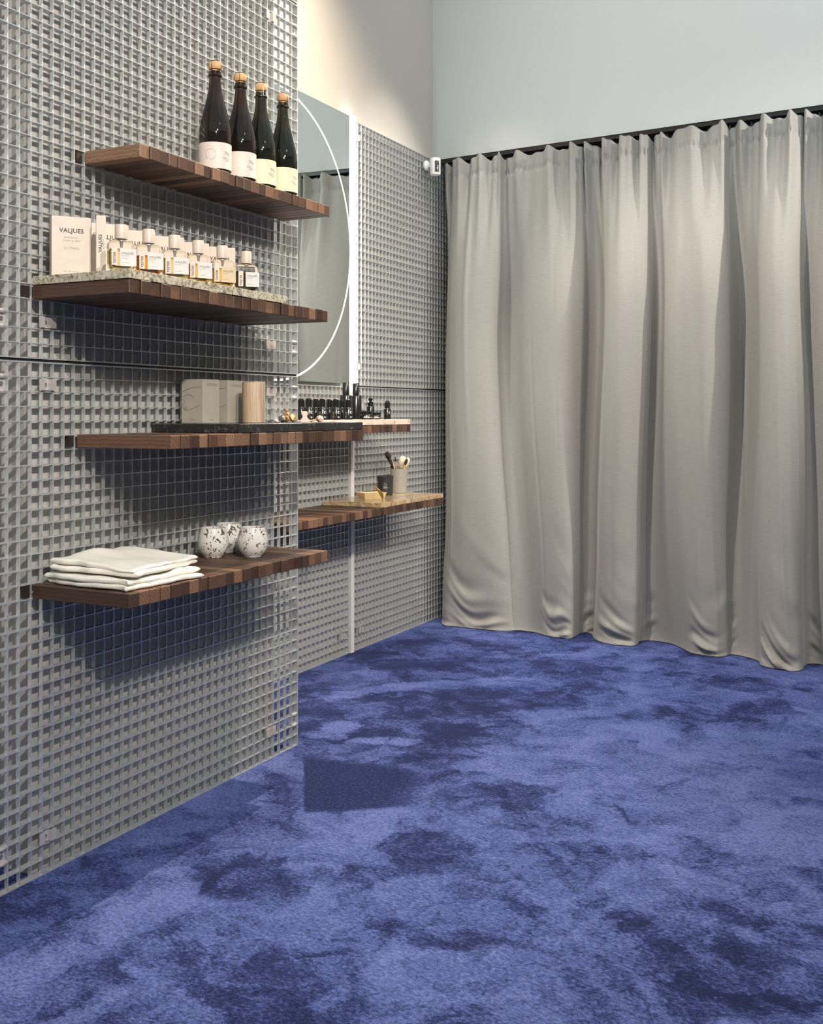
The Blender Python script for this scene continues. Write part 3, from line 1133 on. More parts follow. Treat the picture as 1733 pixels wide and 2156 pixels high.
# ------------------------------------------------------------------ wine bottles
bot_prof = [(0.030, 0.0), (0.0395, 0.002), (0.0425, 0.007), (0.0425, 0.098), (0.0420, 0.110), (0.0400, 0.125), (0.0365, 0.142),
            (0.0315, 0.162), (0.0262, 0.182), (0.0215, 0.200), (0.0182, 0.216), (0.0160, 0.232), (0.0152, 0.246), (0.0150, 0.252),
            (0.0172, 0.2535), (0.0176, 0.258), (0.0170, 0.2600), (0.0150, 0.261), (0.0150, 0.268), (0.0120, 0.2685)]
bot_me = {k: MB().lathe(bot_prof, 56).mesh('bottle_body', smooth=True) for k in ('brown', 'olive')}
cork_me = MB().lathe([(0.0095, 0.266), (0.0100, 0.272), (0.0150, 0.2735), (0.0172, 0.278), (0.0175, 0.285), (0.0160, 0.291), (0.0110, 0.294)], 32).mesh('cork', smooth=True)
mb = MB()
for k in range(4):
    a = R(35 + 90 * k)
    ca, sa = math.cos(a), math.sin(a)
    mb.tube([(0.0178 * ca, 0.0178 * sa, 0.256), (0.0176 * ca, 0.0176 * sa, 0.272), (0.0180 * ca, 0.0180 * sa, 0.284), (0.0150 * ca, 0.0150 * sa, 0.2935), (0.009 * ca, 0.009 * sa, 0.2957)], 0.0006, 5)
mb.tube([(0.0180 * math.cos(R(i * 15)), 0.0180 * math.sin(R(i * 15)), 0.2565) for i in range(24)], 0.0008, 5, True)
mb.tube([(0.0182, 0.002, 0.256), (0.0215, 0.003, 0.262), (0.0218, 0.0, 0.252), (0.0185, -0.002, 0.250)], 0.0005, 5)
cage_me = mb.mesh('wire_cage', smooth=True)
plate_me = MB().lathe([(0.0105, 0.2945), (0.0112, 0.2955), (0.010, 0.2965), (0.004, 0.2968)], 28).mesh('cap_plate', smooth=True)
lab_me = {k: MB().lathe([(0.0428, 0.006), (0.0429, 0.0062), (0.0429, 0.0738), (0.0428, 0.074)], 56, cap=False).mesh('label') for k in ('label_rose', 'label_lemon')}


def ring_text(parent, mat):
    """tiny marks standing in a circle on the label"""
    mb = MB()
    for k in range(22):
        if k in (5, 12, 18):
            continue
        a = 2 * math.pi * k / 22
        x0, z0 = 0.0135 * math.sin(a), 0.0135 * math.cos(a)
        q = []
        for dx, dz in ((-0.0008, -0.0009), (0.0008, -0.0009), (0.0008, 0.0009), (-0.0008, 0.0009)):
            X = x0 + dx * math.cos(a) + dz * math.sin(a)
            Z = z0 - dx * math.sin(a) + dz * math.cos(a)
            an = X / 0.0431
            q.append((0.0431 * math.sin(an), -0.0431 * math.cos(an), Z))
        b = len(mb.v)
        mb.v += q
        mb.f.append((b, b + 1, b + 2, b + 3))
    me = mb.mesh('emblem', fix=False)
    return obj('emblem', me, mat, parent, (0, 0, 0.042), (0, 0, R(-22)))


BOT = [(2.256, 'brown', 'label_rose', 'dark brown sparkling wine bottle with a rose label bearing a ring emblem', 0),
       (2.368, 'brown', 'label_rose', 'dark brown sparkling wine bottle with a rose label, second from the left', -4),
       (2.464, 'olive', 'label_lemon', 'dark olive sparkling wine bottle with a lemon label, third from the left', 2),
       (2.574, 'olive', 'label_lemon', 'dark olive sparkling wine bottle with a lemon label at the right end of the row', 7)]
for i, (y, g, lb, label, da) in enumerate(BOT):
    t = thing('wine_bottle', label, 'bottle', (-1.717, y, 1.6855), R(44 + da), 'sparkling wine bottles on the top shelf')
    obj('bottle_body', bot_me[g], 'bottle_' + g, t)
    l = obj('label', lab_me[lb], lb, t)
    obj('cork', cork_me, 'cork', t)
    obj('wire_cage', cage_me, 'wire', t, rot=(0, 0, R(i * 23 + 20)))
    obj('cap_plate', plate_me, 'wire', t)
    letter('7N', 0.014, 'ink_grey', l, (0, 0, 0.042), wrap_r=0.0431, rot=(0, 0, R(26)))
    print_marks(l, 'ink_grey', 0.0431, ((0, 0.020, 0, 0.0016), (0.003, 0.022, -0.004, 0.0016), (0.008, 0.022, -0.008, 0.0016)), 0.035, R(18))
    if i == 0:
        ring_text(l, 'ink_grey')

# ------------------------------------------------------------------ perfume boxes
BW, BTK, BH = 0.086, 0.030, 0.1346
carton_me = rbox('carton', BW, BTK, BH, 0.0006, 1, base=True)
carton_me.materials.append(M['card_cream'])
NRM = R(-36.4)
RZ = R(90) + NRM
efx, efy = math.cos(RZ), math.sin(RZ)           # along the face, to the right
nfx, nfy = math.sin(RZ), -math.cos(RZ)          # out of the face


def perfume_box(label, rx, ry, lines, group='perfume cartons on the marble slab', rz=RZ):
    ex, ey, nx, ny = math.cos(rz), math.sin(rz), math.sin(rz), -math.cos(rz)
    cx = rx - ex * BW / 2 - nx * BTK / 2
    cy = ry - ey * BW / 2 - ny * BTK / 2
    t = thing('perfume_box', label, 'box', (cx, cy, ZS2), rz, group)
    obj('carton', carton_me, None, t)
    f = -BTK / 2 - 0.0002
    letter('VALJUES', 0.0135, 'ink', t, (0, f, 0.0985), 0.00028, 'CENTER', spacing=1.08)
    zz = 0.0865
    for s, sz, m, z in lines:
        if not s:
            continue
        letter(s, sz, m, t, (0, f, z), 0.0, 'CENTER', spacing=1.15)
    return t


std = lambda a, b: [('BODYSCENT', 0.0050, 'ink_pale', 0.0855), (a, 0.0050, 'ink_pale', 0.0785), (b, 0.0078, 'ink_pale', 0.0605),
                    ('EAU DE PARFUM', 0.0042, 'ink_pale', 0.0095)]
perfume_box('cream perfume box numbered two at the left end of the slab', -1.740, 1.828, std('CLEAN & DEEP', '2 | TWO'))
perfume_box('cream perfume box numbered six behind the first tester bottle', -1.727, 1.938, std('UPPER & CALM', '6 | SIX'))
perfume_box('cream perfume box half hidden behind the amber tester', -1.730, 2.036, std('', ''))
perfume_box('cream perfume box behind the third tester from the left', -1.722, 2.136, std('', ''))
perfume_box('cream perfume box behind the honey coloured fourth tester', -1.724, 2.240, std('', ''))
perfume_box('cream perfume box at the right end of the row of boxes', -1.709, 2.334, std('', ''))
# one box turned with its narrow side out
rzB = R(90 - 46)
tB = thing('perfume_box', 'slim cream perfume box turned with its narrow lettered side forward', 'box', (-1.712, 1.829, ZS2), rzB, 'perfume cartons on the marble slab')
obj('carton', rbox('carton', 0.0210, 0.050, BH, 0.0006, 1, base=True), 'card_cream', tB)
letter('VALJUES', 0.0105, 'ink', tB, (0.0020, -0.0252, 0.052), 0.0002, rot=(0, R(-90), 0), spacing=1.05)
letter('BODYSCENT', 0.0032, 'ink_pale', tB, (0.0070, -0.0252, 0.060), rot=(0, R(-90), 0))

# ------------------------------------------------------------------ testers


def rounded_block(name, w, d, h, r, z0=0.0, top_neck=None, seg=5):
    bm = bmesh.new()
    bmesh.ops.create_cube(bm, size=1)
    for v in bm.verts:
        v.co = Vector((v.co.x * w, v.co.y * d, (v.co.z + 0.5) * h + z0))
    bmesh.ops.bevel(bm, geom=list(bm.edges), offset=r, segments=seg, affect='EDGES', profile=0.5)
    me = bpy.data.meshes.new(name)
    bm.to_mesh(me)
    bm.free()
    for p in me.polygons:
        p.use_smooth = True
    return me


tb_body = rounded_block('flacon', 0.0585, 0.031, 0.066, 0.0125)
tb_body.materials.append(M['glass_clear'])
LIQ = {}
for key, lvl in (('juice_pale', 0.044), ('juice_amber', 0.038), ('juice_honey', 0.041), ('juice_olive', 0.046)):
    LIQ[key] = rounded_block('perfume', 0.0545, 0.0265, lvl, 0.0105, 0.0035)
    LIQ[key].materials.append(M[key])
cap_me = MB().lathe([(0.0128, 0.0685), (0.0135, 0.0692), (0.0135, 0.0985), (0.0128, 0.1000), (0.0110, 0.1003)], 36).mesh('cap', smooth=True)
cap_me.materials.append(M['cap_wood'])
col_me = MB().lathe([(0.0085, 0.064), (0.0085, 0.0690)], 24).mesh('collar', smooth=True)
col_me.materials.append(M['clip_steel'])
pump_me = MB().lathe([(0.0028, 0.050), (0.0032, 0.056), (0.0050, 0.0635)], 16).mesh('spray_pump', smooth=True)
pump_me.materials.append(M['card_white'])
stk_me = MB().box(-0.0225, -0.0105, -0.0170, -0.0165, 0.010, 0.048).mesh('tester_sticker')
lbl_me = MB().box(-0.0045, 0.0300, -0.0173, -0.0168, 0.0095, 0.0465).mesh('front_label')
lbl_sand = lbl_me.copy()
lbl_me.materials.append(M['card_white'])
lbl_sand.materials.append(M['card_sand'])
stk_me.materials.append(M['card_cream'])
TEST = [(-1.592, 1.766, 'juice_pale', 'card_white', 'tester perfume bottle of pale liquid at the left corner of the marble slab', '2 | TWO'),
        (-1.578, 1.838, 'juice_amber', 'card_white', 'tester perfume bottle filled with amber liquid', '6 | SIX'),
        (-1.578, 1.926, 'juice_pale', 'card_white', 'tester perfume bottle of pale liquid, third from the left', ''),
        (-1.575, 2.010, 'juice_honey', 'card_white', 'tester perfume bottle of honey liquid with a white label', ''),
        (-1.573, 2.100, 'juice_honey', 'card_sand', 'tester perfume bottle with a sand coloured front label', ''),
        (-1.574, 2.200, 'juice_olive', 'card_white', 'tester perfume bottle of dark olive liquid at the right end', '')]
for i, (x, y, j, lm, label, nt_) in enumerate(TEST):
    rz = R(90 - 39 - 2.0 * (i % 3))
    t = thing('tester_bottle', label, 'perfume bottle', (x - 0.0155 * math.sin(rz), y + 0.0155 * math.cos(rz), ZS2 + 0.0002), rz, 'perfume testers along the slab edge')
    obj('flacon', tb_body, None, t)
    obj('perfume', LIQ[j], None, t)
    obj('collar', col_me, None, t)
    obj('spray_pump', pump_me, None, t)
    obj('cap', cap_me, None, t)
    st = obj('tester_sticker', stk_me, None, t)
    letter('TESTER', 0.0072, 'ink', st, (-0.0140, -0.01715, 0.0125), 0.00018, rot=(0, R(-90), 0), spacing=1.12)
    lb = obj('front_label', lbl_sand if lm == 'card_sand' else lbl_me, None, t)
    letter('VALJUES', 0.0066, 'ink_grey', lb, (-0.0010, -0.01745, 0.0345), 0.00014, spacing=1.05)
    letter('BODYSCENT', 0.0026, 'ink_pale', lb, (-0.0010, -0.01745, 0.0300))
    letter('EAU DE PARFUM', 0.0022, 'ink_pale', lb, (-0.0010, -0.01745, 0.0150))
    if nt_:
        letter(nt_, 0.0034, 'ink_pale', lb, (-0.0010, -0.01745, 0.0245))

# ------------------------------------------------------------------ candles on the black slab
CB = 0.071
cb_me = rbox('carton', CB, CB, 0.117, 0.0007, 1, base=True)
cb_me.materials.append(M['card_grey'])


def ribbon(mb, pts, w, y):
    for i in range(len(pts) - 1):
        a, c = Vector(pts[i]), Vector(pts[i + 1])
        d = (c - a).normalized()
        nn = Vector((-d.y, d.x)) * w / 2
        b = len(mb.v)
        for q in (a + nn, a - nn, c - nn, c + nn):
            mb.v.append((q.x, y, q.y))
        mb.f.append((b, b + 1, b + 2, b + 3))


def smooth_line(pts, sub=8):
    return catmull([tuple(p) for p in pts], sub)


mb = MB()
for ln in ([(-0.035, 0.083), (-0.022, 0.088), (0.0, 0.094), (0.030, 0.0955)],
           [(-0.035, 0.071), (-0.026, 0.072), (-0.018, 0.0755), (-0.008, 0.0755), (0.004, 0.069)],
           [(-0.035, 0.063), (-0.028, 0.062), (-0.024, 0.056), (-0.030, 0.050), (-0.035, 0.0485)],
           [(-0.035, 0.044), (-0.029, 0.042), (-0.026, 0.036), (-0.020, 0.0335), (-0.012, 0.035), (0.005, 0.040), (0.028, 0.050)],
           [(-0.022, 0.045), (-0.025, 0.040), (-0.021, 0.0365), (-0.017, 0.041), (-0.022, 0.045)]):
    ribbon(mb, smooth_line(ln), 0.0008, 0)
draw_me = mb.mesh('hand_drawing', fix=False)
draw_me.materials.append(M['ink'])
cbl = ['grey candle box with a line drawing, leftmost on the black slab', 'grey candle box in the middle of the black slab',
       'grey candle box behind the wooden tumbler']
for i, y in enumerate((2.2600, 2.3690, 2.4780)):
    t = thing('candle_box', cbl[i], 'box', (-1.7955, y + CB / 2, ZS3), 0, 'grey candle boxes')
    obj('carton', cb_me, None, t)
    obj('hand_drawing', draw_me, None, t, (0, -CB / 2 - 0.0002, 0))
    letter('wildlume', 0.0125, 'ink_grey', t, (CB / 2 + 0.0002, 0.004, 0.0995), 0.00005, 'CENTER', rot=(0, 0, R(90)))
    letter('wildlume', 0.0058, 'ink_grey', t, (0.004, -CB / 2 - 0.0002, 0.0075), 0.0, 'CENTER')
    letter('wildlume', 0.0055, 'ink_grey', t, (CB / 2 + 0.0002, 0, 0.0075), 0.0, 'CENTER', rot=(0, 0, R(90)))
t = thing('wooden_tumbler', 'pale turned wooden candle tumbler beside the grey boxes', 'candle', (-1.692, 2.392, ZS3))
obj('vessel', MB().lathe([(0.0285, 0), (0.0300, 0.0015), (0.0300, 0.108), (0.0292, 0.110), (0.0265, 0.110), (0.0258, 0.098), (0.001, 0.097)], 48).mesh('vessel', smooth=True), 'pale_wood', t)
obj('wax', MB().lathe([(0.0255, 0.0965), (0.0255, 0.099), (0.001, 0.0995)], 32).mesh('wax', smooth=True), 'black', t)


def rock(name, r, seed, squash=(1, 1, 1)):
    bm = bmesh.new()
    bmesh.ops.create_icosphere(bm, subdivisions=1, radius=r)
    rnd = random.Random(seed)
    for v in bm.verts:
        k = rnd.uniform(0.75, 1.15)
        v.co = Vector((v.co.x * squash[0] * k, v.co.y * squash[1] * k, v.co.z * squash[2] * k))
    zmin = min(v.co.z for v in bm.verts)
    for v in bm.verts:
        v.co.z -= zmin
    me = bpy.data.meshes.new(name)
    bm.to_mesh(me)
    bm.free()
    return me


for k, (x, y, z, r, mat, sq, label) in enumerate((
        (-1.668, 2.500, 0, 0.0125, 'smoky', (1.2, 0.9, 1.0), 'dark smoky crystal at the left foot of the stone pile'),
        (-1.648, 2.520, 0, 0.0125, 'tiger_eye', (1, 1, 1.05), 'golden brown crystal at the right foot of the stone pile'),
        (-1.676, 2.531, 0, 0.0110, 'tiger_eye', (1, 1, 1.1), 'amber crystal at the back of the stone pile'),
        (-1.664, 2.514, 0.0205, 0.0105, 'tiger_eye', (1.3, 1.0, 0.55), 'flat golden stone lying on the pile'),
        (-1.664, 2.513, 0.0310, 0.0075, 'tiger_eye', (1.2, 1.1, 0.55), 'small orange stone on top of the pile'))):
    o = obj('crystal', rock('crystal', r, 11 + k, sq), mat, None, (x, y, ZS3 + z), (0, 0, k * 0.9))
    tag(o, label, 'crystal', 'crystals on the black slab')
# gua sha
out = []
for a in range(0, 360, 10):
    c, s_ = math.cos(R(a)), math.sin(R(a))
    rad = 0.0125 * (1 + 0.28 * math.cos(2 * R(a) - math.pi))
    z = 0.0165 * s_
    wdt = (0.0115 if s_ < 0 else 0.0085) * (1 - 0.45 * math.exp(-((s_ - 0.15) / 0.35) ** 2))
    out.append((wdt * 1.15 * (c if abs(c) > 0.25 else c), z))
mb = MB()
gp = [(-0.0135, 0.000), (-0.0150, 0.0040), (-0.0125, 0.0085), (-0.0085, 0.0125), (-0.0062, 0.0165), (-0.0075, 0.0205), (-0.0098, 0.0245),
      (-0.0095, 0.0285), (-0.0060, 0.0320), (0.0, 0.0330), (0.0060, 0.0320), (0.0095, 0.0285), (0.0098, 0.0245), (0.0075, 0.0205),
      (0.0062, 0.0165), (0.0085, 0.0125), (0.0125, 0.0085), (0.0150, 0.0040), (0.0135, 0.000)]
mb.prism(gp, -0.003, 0.003)
gs = obj('gua_sha_stone', mb.mesh('gua_sha_stone'), 'rose_quartz', None, (-1.640, 2.572, ZS3), (R(-8), 0, R(48)))
bv = gs.modifiers.new('soft', 'BEVEL')
bv.width = 0.0015
bv.segments = 2
tag(gs, 'pink rose quartz gua sha stone shaped like an hourglass', 'massage stone')
t = thing('face_roller', 'pink rose quartz face roller with a golden handle', 'face roller', (-1.640, 2.645, ZS3), R(52))
obj('roller', MB().lathe([(0.004, -0.013), (0.0085, -0.010), (0.0100, 0.0), (0.0085, 0.010), (0.004, 0.013)], 28).mesh('roller', smooth=True), 'rose_quartz', t, (0.004, 0, 0.0101), (R(90), 0, 0))
obj('handle', MB().tube([(-0.040, 0, 0.0042), (-0.020, 0, 0.0045), (-0.008, 0, 0.0075)], [0.0022, 0.0026, 0.0016], 10).mesh('handle', smooth=True), 'gold', t)
obj('fork', MB().tube([(0.004, -0.0145, 0.0101), (-0.006, -0.0145, 0.009), (-0.010, 0, 0.0075), (-0.006, 0.0145, 0.009), (0.004, 0.0145, 0.0101)], 0.0009, 6).mesh('fork', smooth=True), 'gold', t)
pb = obj('rose_quartz_pebble', rock('rose_quartz_pebble', 0.008, 40, (1.2, 0.9, 0.8)), 'rose_quartz', None, (-1.662, 2.458, ZS3))
tag(pb, 'small pink pebble beside the wooden tumbler', 'pebble')

# ------------------------------------------------------------------ towels and cups on the lowest near shelf


def folded_towel(label, x0, x1, y0, y1, z0, th, seed, layers=2, lift=0.0):
    """stack of folded layers with rounded fold edges and soft waves"""
    t = thing('folded_towel', label, 'towel', ((x0 + x1) / 2, (y0 + y1) / 2, z0), 0, 'white towels')
    lt = th / layers
    for L in range(layers):
        nx, ny, nz = 34, 34, 6
        w, h = (x1 - x0), (y1 - y0)
        mb = MB()
        idx = {}
        rnd = random.Random(seed * 10 + L)
        ox, oy = rnd.uniform(-0.006, 0.006), rnd.uniform(-0.006, 0.006)

        def P(u, v, sgn):
            e = min(u, 1 - u) * w
            e2 = min(v, 1 - v) * h
            rr = lt * 0.5
            k = 1.0
            for q in (e, e2):
                if q < rr:
                    k *= math.sqrt(max(0.0, 1 - (1 - q / rr) ** 2))
            x = -w / 2 + u * w + ox
            y = -h / 2 + v * h + oy
            wav = 0.0085 * mnoise.noise(Vector((x * 11, y * 11, seed + L * 0.4))) + 0.0030 * mnoise.noise(Vector((x * 12 + y * 20, y * 34, seed * 3 + L * 0.5)))
            edge = 0.014 * mnoise.noise(Vector((x * 20, y * 20, seed + 9)))
            x += edge * (abs(u - 0.5) * 2) ** 4
            y += edge * (abs(v - 0.5) * 2) ** 4
            base = L * lt + lt * 0.5
            lf = lift * (1 - u)
            lump = 0.011 * math.exp(-((u - 0.16) / 0.14) ** 2 - ((v - 0.45) / 0.22) ** 2) * (1 if seed == 5 else 0.3) * (L + 1) / layers
            zt = base + lump + sgn * rr * (0.08 + 0.92 * k) * 0.98 + (wav * min(1, L + 0.4) * (1 if sgn > 0 else 0.55)) + lf
            return (x, y, max(zt, 0.0004))
        for sgn in (1, -1):
            for i in range(nx + 1):
                for j in range(ny + 1):
                    # finer at the edges
                    u = 0.5 - 0.5 * math.cos(math.pi * i / nx)
                    v = 0.5 - 0.5 * math.cos(math.pi * j / ny)
                    idx[(sgn, i, j)] = len(mb.v)
                    mb.v.append(P(u, v, sgn))
        for i in range(nx):
            for j in range(ny):
                mb.f.append((idx[(1, i, j)], idx[(1, i + 1, j)], idx[(1, i + 1, j + 1)], idx[(1, i, j + 1)]))
                mb.f.append((idx[(-1, i, j)], idx[(-1, i, j + 1)], idx[(-1, i + 1, j + 1)], idx[(-1, i + 1, j)]))
        for i in range(nx):
            for j in (0, ny):
                mb.f.append((idx[(1, i, j)], idx[(-1, i, j)], idx[(-1, i + 1, j)], idx[(1, i + 1, j)]))
        for j in range(ny):
            for i in (0, nx):
                mb.f.append((idx[(1, i, j)], idx[(1, i, j + 1)], idx[(-1, i, j + 1)], idx[(-1, i, j)]))
        me = mb.mesh('fold')
        for p in me.polygons:
            p.use_smooth = True
        obj('fold', me, 'towel', t, rot=(0, 0, R(rnd.uniform(-3.5, 3.5))))
    return t


ft = folded_towel('white folded towel at the bottom of the pile on the low shelf', -1.832, -1.574, 1.775, 2.010, 0.6705, 0.023, 3, 2)
ft = folded_towel('white folded towel on top of the pile on the low shelf', -1.822, -1.592, 1.788, 2.026, 0.6965, 0.024, 5, 2, 0.006)
ft.rotation_euler = (0, 0, R(4))

cup_prof = [(0.020, 0.0), (0.0235, 0.0008), (0.0245, 0.004), (0.0315, 0.010), (0.0385, 0.022), (0.0415, 0.036), (0.0415, 0.046),
            (0.0392, 0.060), (0.0355, 0.072), (0.0335, 0.0785), (0.0330, 0.0800), (0.0318, 0.0800), (0.0315, 0.0780), (0.0335, 0.0715),
            (0.0372, 0.060), (0.0393, 0.046), (0.0393, 0.036), (0.0363, 0.022), (0.028, 0.012), (0.0, 0.0085)]
cup_me = MB().lathe(cup_prof, 56, cap=False).mesh('speckled_cup', smooth=True)
for k, (x, y, label) in enumerate(((-1.757, 2.300, 'white ceramic cup with dark speckles nearest the towels'),
                                   (-1.790, 2.412, 'white speckled cup standing behind the other two'),
                                   (-1.672, 2.362, 'white ceramic cup with sparse grey speckles nearest the shelf end'))):
    o = obj('speckled_cup', cup_me, 'speckle', None, (x, y, 0.6703), (0, 0, k * 2.1))
    tag(o, label, 'cup', 'speckled ceramic cups')

# ------------------------------------------------------------------ black cosmetics on the far shelf
bb_me = MB().lathe([(0.0185, 0), (0.0195, 0.001), (0.0195, 0.0455), (0.0185, 0.047), (0.0150, 0.0475), (0.0140, 0.049)], 36).mesh('bottle_body', smooth=True)
bc_me = MB().lathe([(0.0130, 0.0485), (0.0130, 0.0760), (0.0118, 0.0770), (0.0105, 0.0772), (0.0105, 0.0800), (0.0090, 0.0808)], 30).mesh('cap', smooth=True)


def crescent(r, rad, open_k=0.45):
    mb = MB()
    n = 20
    for i in range(n):
        a0, a1 = 2 * math.pi * i / n, 2 * math.pi * (i + 1) / n
        q = []
        for a, rr in ((a0, 1.0), (a1, 1.0), (a1, 0.62 + 0.3 * math.cos(a1)), (a0, 0.62 + 0.3 * math.cos(a0))):
            x, z = r * rr * math.cos(a), r * rr * math.sin(a)
            an = x / rad
            q.append((rad * math.sin(an), -rad * math.cos(an), z))
        b = len(mb.v)
        mb.v += q
        mb.f.append((b, b + 1, b + 2, b + 3))
    return mb.mesh('moon_emblem', fix=False)


moon_me = crescent(0.0052, 0.0198)
moon_me.materials.append(M['print_white'])
lin_me = MB()
for k in range(5):
    for dx in (-0.004, -0.0013, 0.0014):
        lin_me.box(dx, dx + 0.0018, -0.0202, -0.0197, 0.006 + k * 0.0055, 0.009 + k * 0.0055)
lin_me = lin_me.mesh('side_print')
lin_me.materials.append(M['ink_pale'])
front_y = (3.338, 3.433, 3.533, 3.628)
back_y = (3.377, 3.480, 3.581, 3.680)
ordn = ('leftmost', 'second from the left', 'third from the left', 'rightmost')
for i, y in enumerate(front_y):
    t = thing('cosmetic_bottle', 'short black bottle with a white moon emblem, %s in the front row' % ordn[i], 'bottle', (-2.112, y, ZW1), R(52), 'short black moon bottles')
    obj('bottle_body', bb_me, 'satin_black', t)
    obj('cap', bc_me, 'satin_black', t)
    obj('moon_emblem', moon_me, None, t, (0, 0, 0.029), (0, 0, R(14)))
    print_marks(t, 'print_white', 0.0198, ((-0.004, 0.004, 0, 0.0022), (-0.003, 0.004, -0.0035, 0.0018)), 0.011, R(12))
    obj('side_print', lin_me, None, t, (0, 0, 0), (0, 0, R(-48)))
for i, y in enumerate(back_y):
    t = thing('cosmetic_bottle', 'short black bottle in the back row, %s' % ordn[i], 'bottle', (-2.170, y, ZW1), R(50), 'short black moon bottles')
    obj('bottle_body', bb_me, 'satin_black', t)
    obj('cap', bc_me, 'satin_black', t)
    obj('side_print', lin_me, None, t, (0, 0, 0), (0, 0, R(10)))
tall_b = MB().lathe([(0.0235, 0), (0.0245, 0.001), (0.0245, 0.0965), (0.0235, 0.0985), (0.0140, 0.0990)], 40).mesh('bottle_body', smooth=True)
tall_c = MB().lathe([(0.0135, 0.0985), (0.0135, 0.1490), (0.0125, 0.1505)], 32).mesh('cap', smooth=True)
for y, x, label in ((3.752, -2.195, 'tall black bottle just left of the glowing light tube'), (3.842, -2.200, 'tall black bottle in front of the light tube, beside the pump bottle')):
    t = thing('tall_cosmetic_bottle', label, 'bottle', (x, y, ZW1), 0, 'tall black bottles')
    obj('bottle_body', tall_b, 'satin_black', t)
    obj('cap', tall_c, 'satin_black', t)
jar_b = MB().lathe([(0.0245, 0), (0.0262, 0.0012), (0.0262, 0.0195), (0.0255, 0.0205)], 40).mesh('jar_body', smooth=True)
jar_l = MB().lathe([(0.0262, 0.0205), (0.0268, 0.0212), (0.0268, 0.0325), (0.0258, 0.0337)], 40).mesh('lid', smooth=True)
for y, x, sc, label in ((3.760, -2.105, 1.0, 'flat black cream jar left of the smaller jar'), (3.852, -2.112, 0.86, 'smaller flat black cream jar beside the dropper bottle')):
    t = thing('cream_jar', label, 'jar', (x, y, ZW1), R(52), 'black cream jars')
    t.scale = (sc, sc, sc)
    obj('jar_body', jar_b, 'satin_black', t)
    obj('lid', jar_l, 'satin_black', t)
    print_marks(t, 'print_white', 0.0265, ((-0.020, 0.004, 0, 0.0045), (-0.018, 0.002, 0.0062, 0.0020)), 0.006, 0)
    print_marks(t, 'print_gold', 0.0266, ((0.008, 0.020, 0, 0.0030),), 0.007, 0)
t = thing('pump_bottle', 'black pump spray bottle standing behind the cream jars', 'bottle', (-2.165, 3.905, ZW1), R(48))
obj('bottle_body', MB().lathe([(0.0150, 0), (0.0160, 0.001), (0.0160, 0.052), (0.0145, 0.055), (0.0125, 0.056)], 32).mesh('bottle_body', smooth=True), 'satin_black', t)
obj('collar', MB().lathe([(0.0125, 0.0558), (0.0125, 0.071), (0.0100, 0.0725)], 28).mesh('collar', smooth=True), 'satin_black', t)
obj('pump_head', MB().lathe([(0.0055, 0.0722), (0.0055, 0.078), (0.0085, 0.0785), (0.0085, 0.088), (0.0070, 0.0895)], 24).mesh('pump_head', smooth=True), 'satin_black', t)
obj('nozzle', MB().tube([(0.006, 0, 0.084), (0.0125, 0, 0.084)], 0.0018, 8).mesh('nozzle'), 'satin_black', t, rot=(0, 0, R(-60)))
t = thing('dropper_bottle', 'black dropper bottle at the right end of the far shelf', 'bottle', (-2.110, 3.952, ZW1), R(48))
obj('bottle_body', MB().lathe([(0.0140, 0), (0.0150, 0.001), (0.0150, 0.043), (0.0135, 0.046), (0.0118, 0.0470)], 32).mesh('bottle_body', smooth=True), 'satin_black', t)
obj('cap', MB().lathe([(0.0118, 0.0468), (0.0118, 0.0715), (0.0108, 0.0725), (0.0085, 0.0728), (0.0080, 0.0775), (0.0060, 0.0785)], 28).mesh('cap', smooth=True), 'satin_black', t)
obj('moon_emblem', crescent(0.0048, 0.0153), 'print_gold', t, (0, 0, 0.028), (0, 0, R(20)))

# ------------------------------------------------------------------ brush cup corner on the low far shelf
t = thing('charcoal_cup', 'matt black cup with pale printed lines beside the brush cup', 'cup', (-2.255, 4.205, ZW2), R(44))
obj('cup_body', MB().lathe([(0.0310, 0), (0.0325, 0.0012), (0.0360, 0.084), (0.0362, 0.086), (0.0342, 0.086), (0.0330, 0.070), (0.0300, 0.004), (0.0, 0.004)], 44, cap=False).mesh('cup_body', smooth=True), 'charcoal', t)
mb = MB()
for k, (z, w) in enumerate(((0.029, 0.021), (0.035, 0.019), (0.041, 0.020), (0.047, 0.017), (0.055, 0.010))):
    rr = 0.0329 + z / 0.084 * 0.0033
    nseg = 6
    for i in range(nseg):
        b = len(mb.v)
        for a, dz in ((i, 0), (i + 1, 0), (i + 1, 0.0012), (i, 0.0012)):
            an = (-w / 2 + w * a / nseg) / rr - 0.30
            mb.v.append((rr * math.sin(an), -rr * math.cos(an), z + dz))
        mb.f.append((b, b + 1, b + 2, b + 3))
obj('printed_lines', mb.mesh('printed_lines', fix=False), 'print_white', t)
t = thing('brush_cup', 'tall grey ceramic cup holding the makeup brushes', 'cup', (-2.262, 4.352, ZW2))
obj('cup_body', MB().lathe([(0.0330, 0), (0.0345, 0.0015), (0.0415, 0.110), (0.0418, 0.112), (0.0400, 0.112), (0.0390, 0.098), (0.0325, 0.005), (0.0, 0.005)], 48, cap=False).mesh('cup_body', smooth=True), 'concrete', t)
BC = Vector((-2.262, 4.352, ZW2))


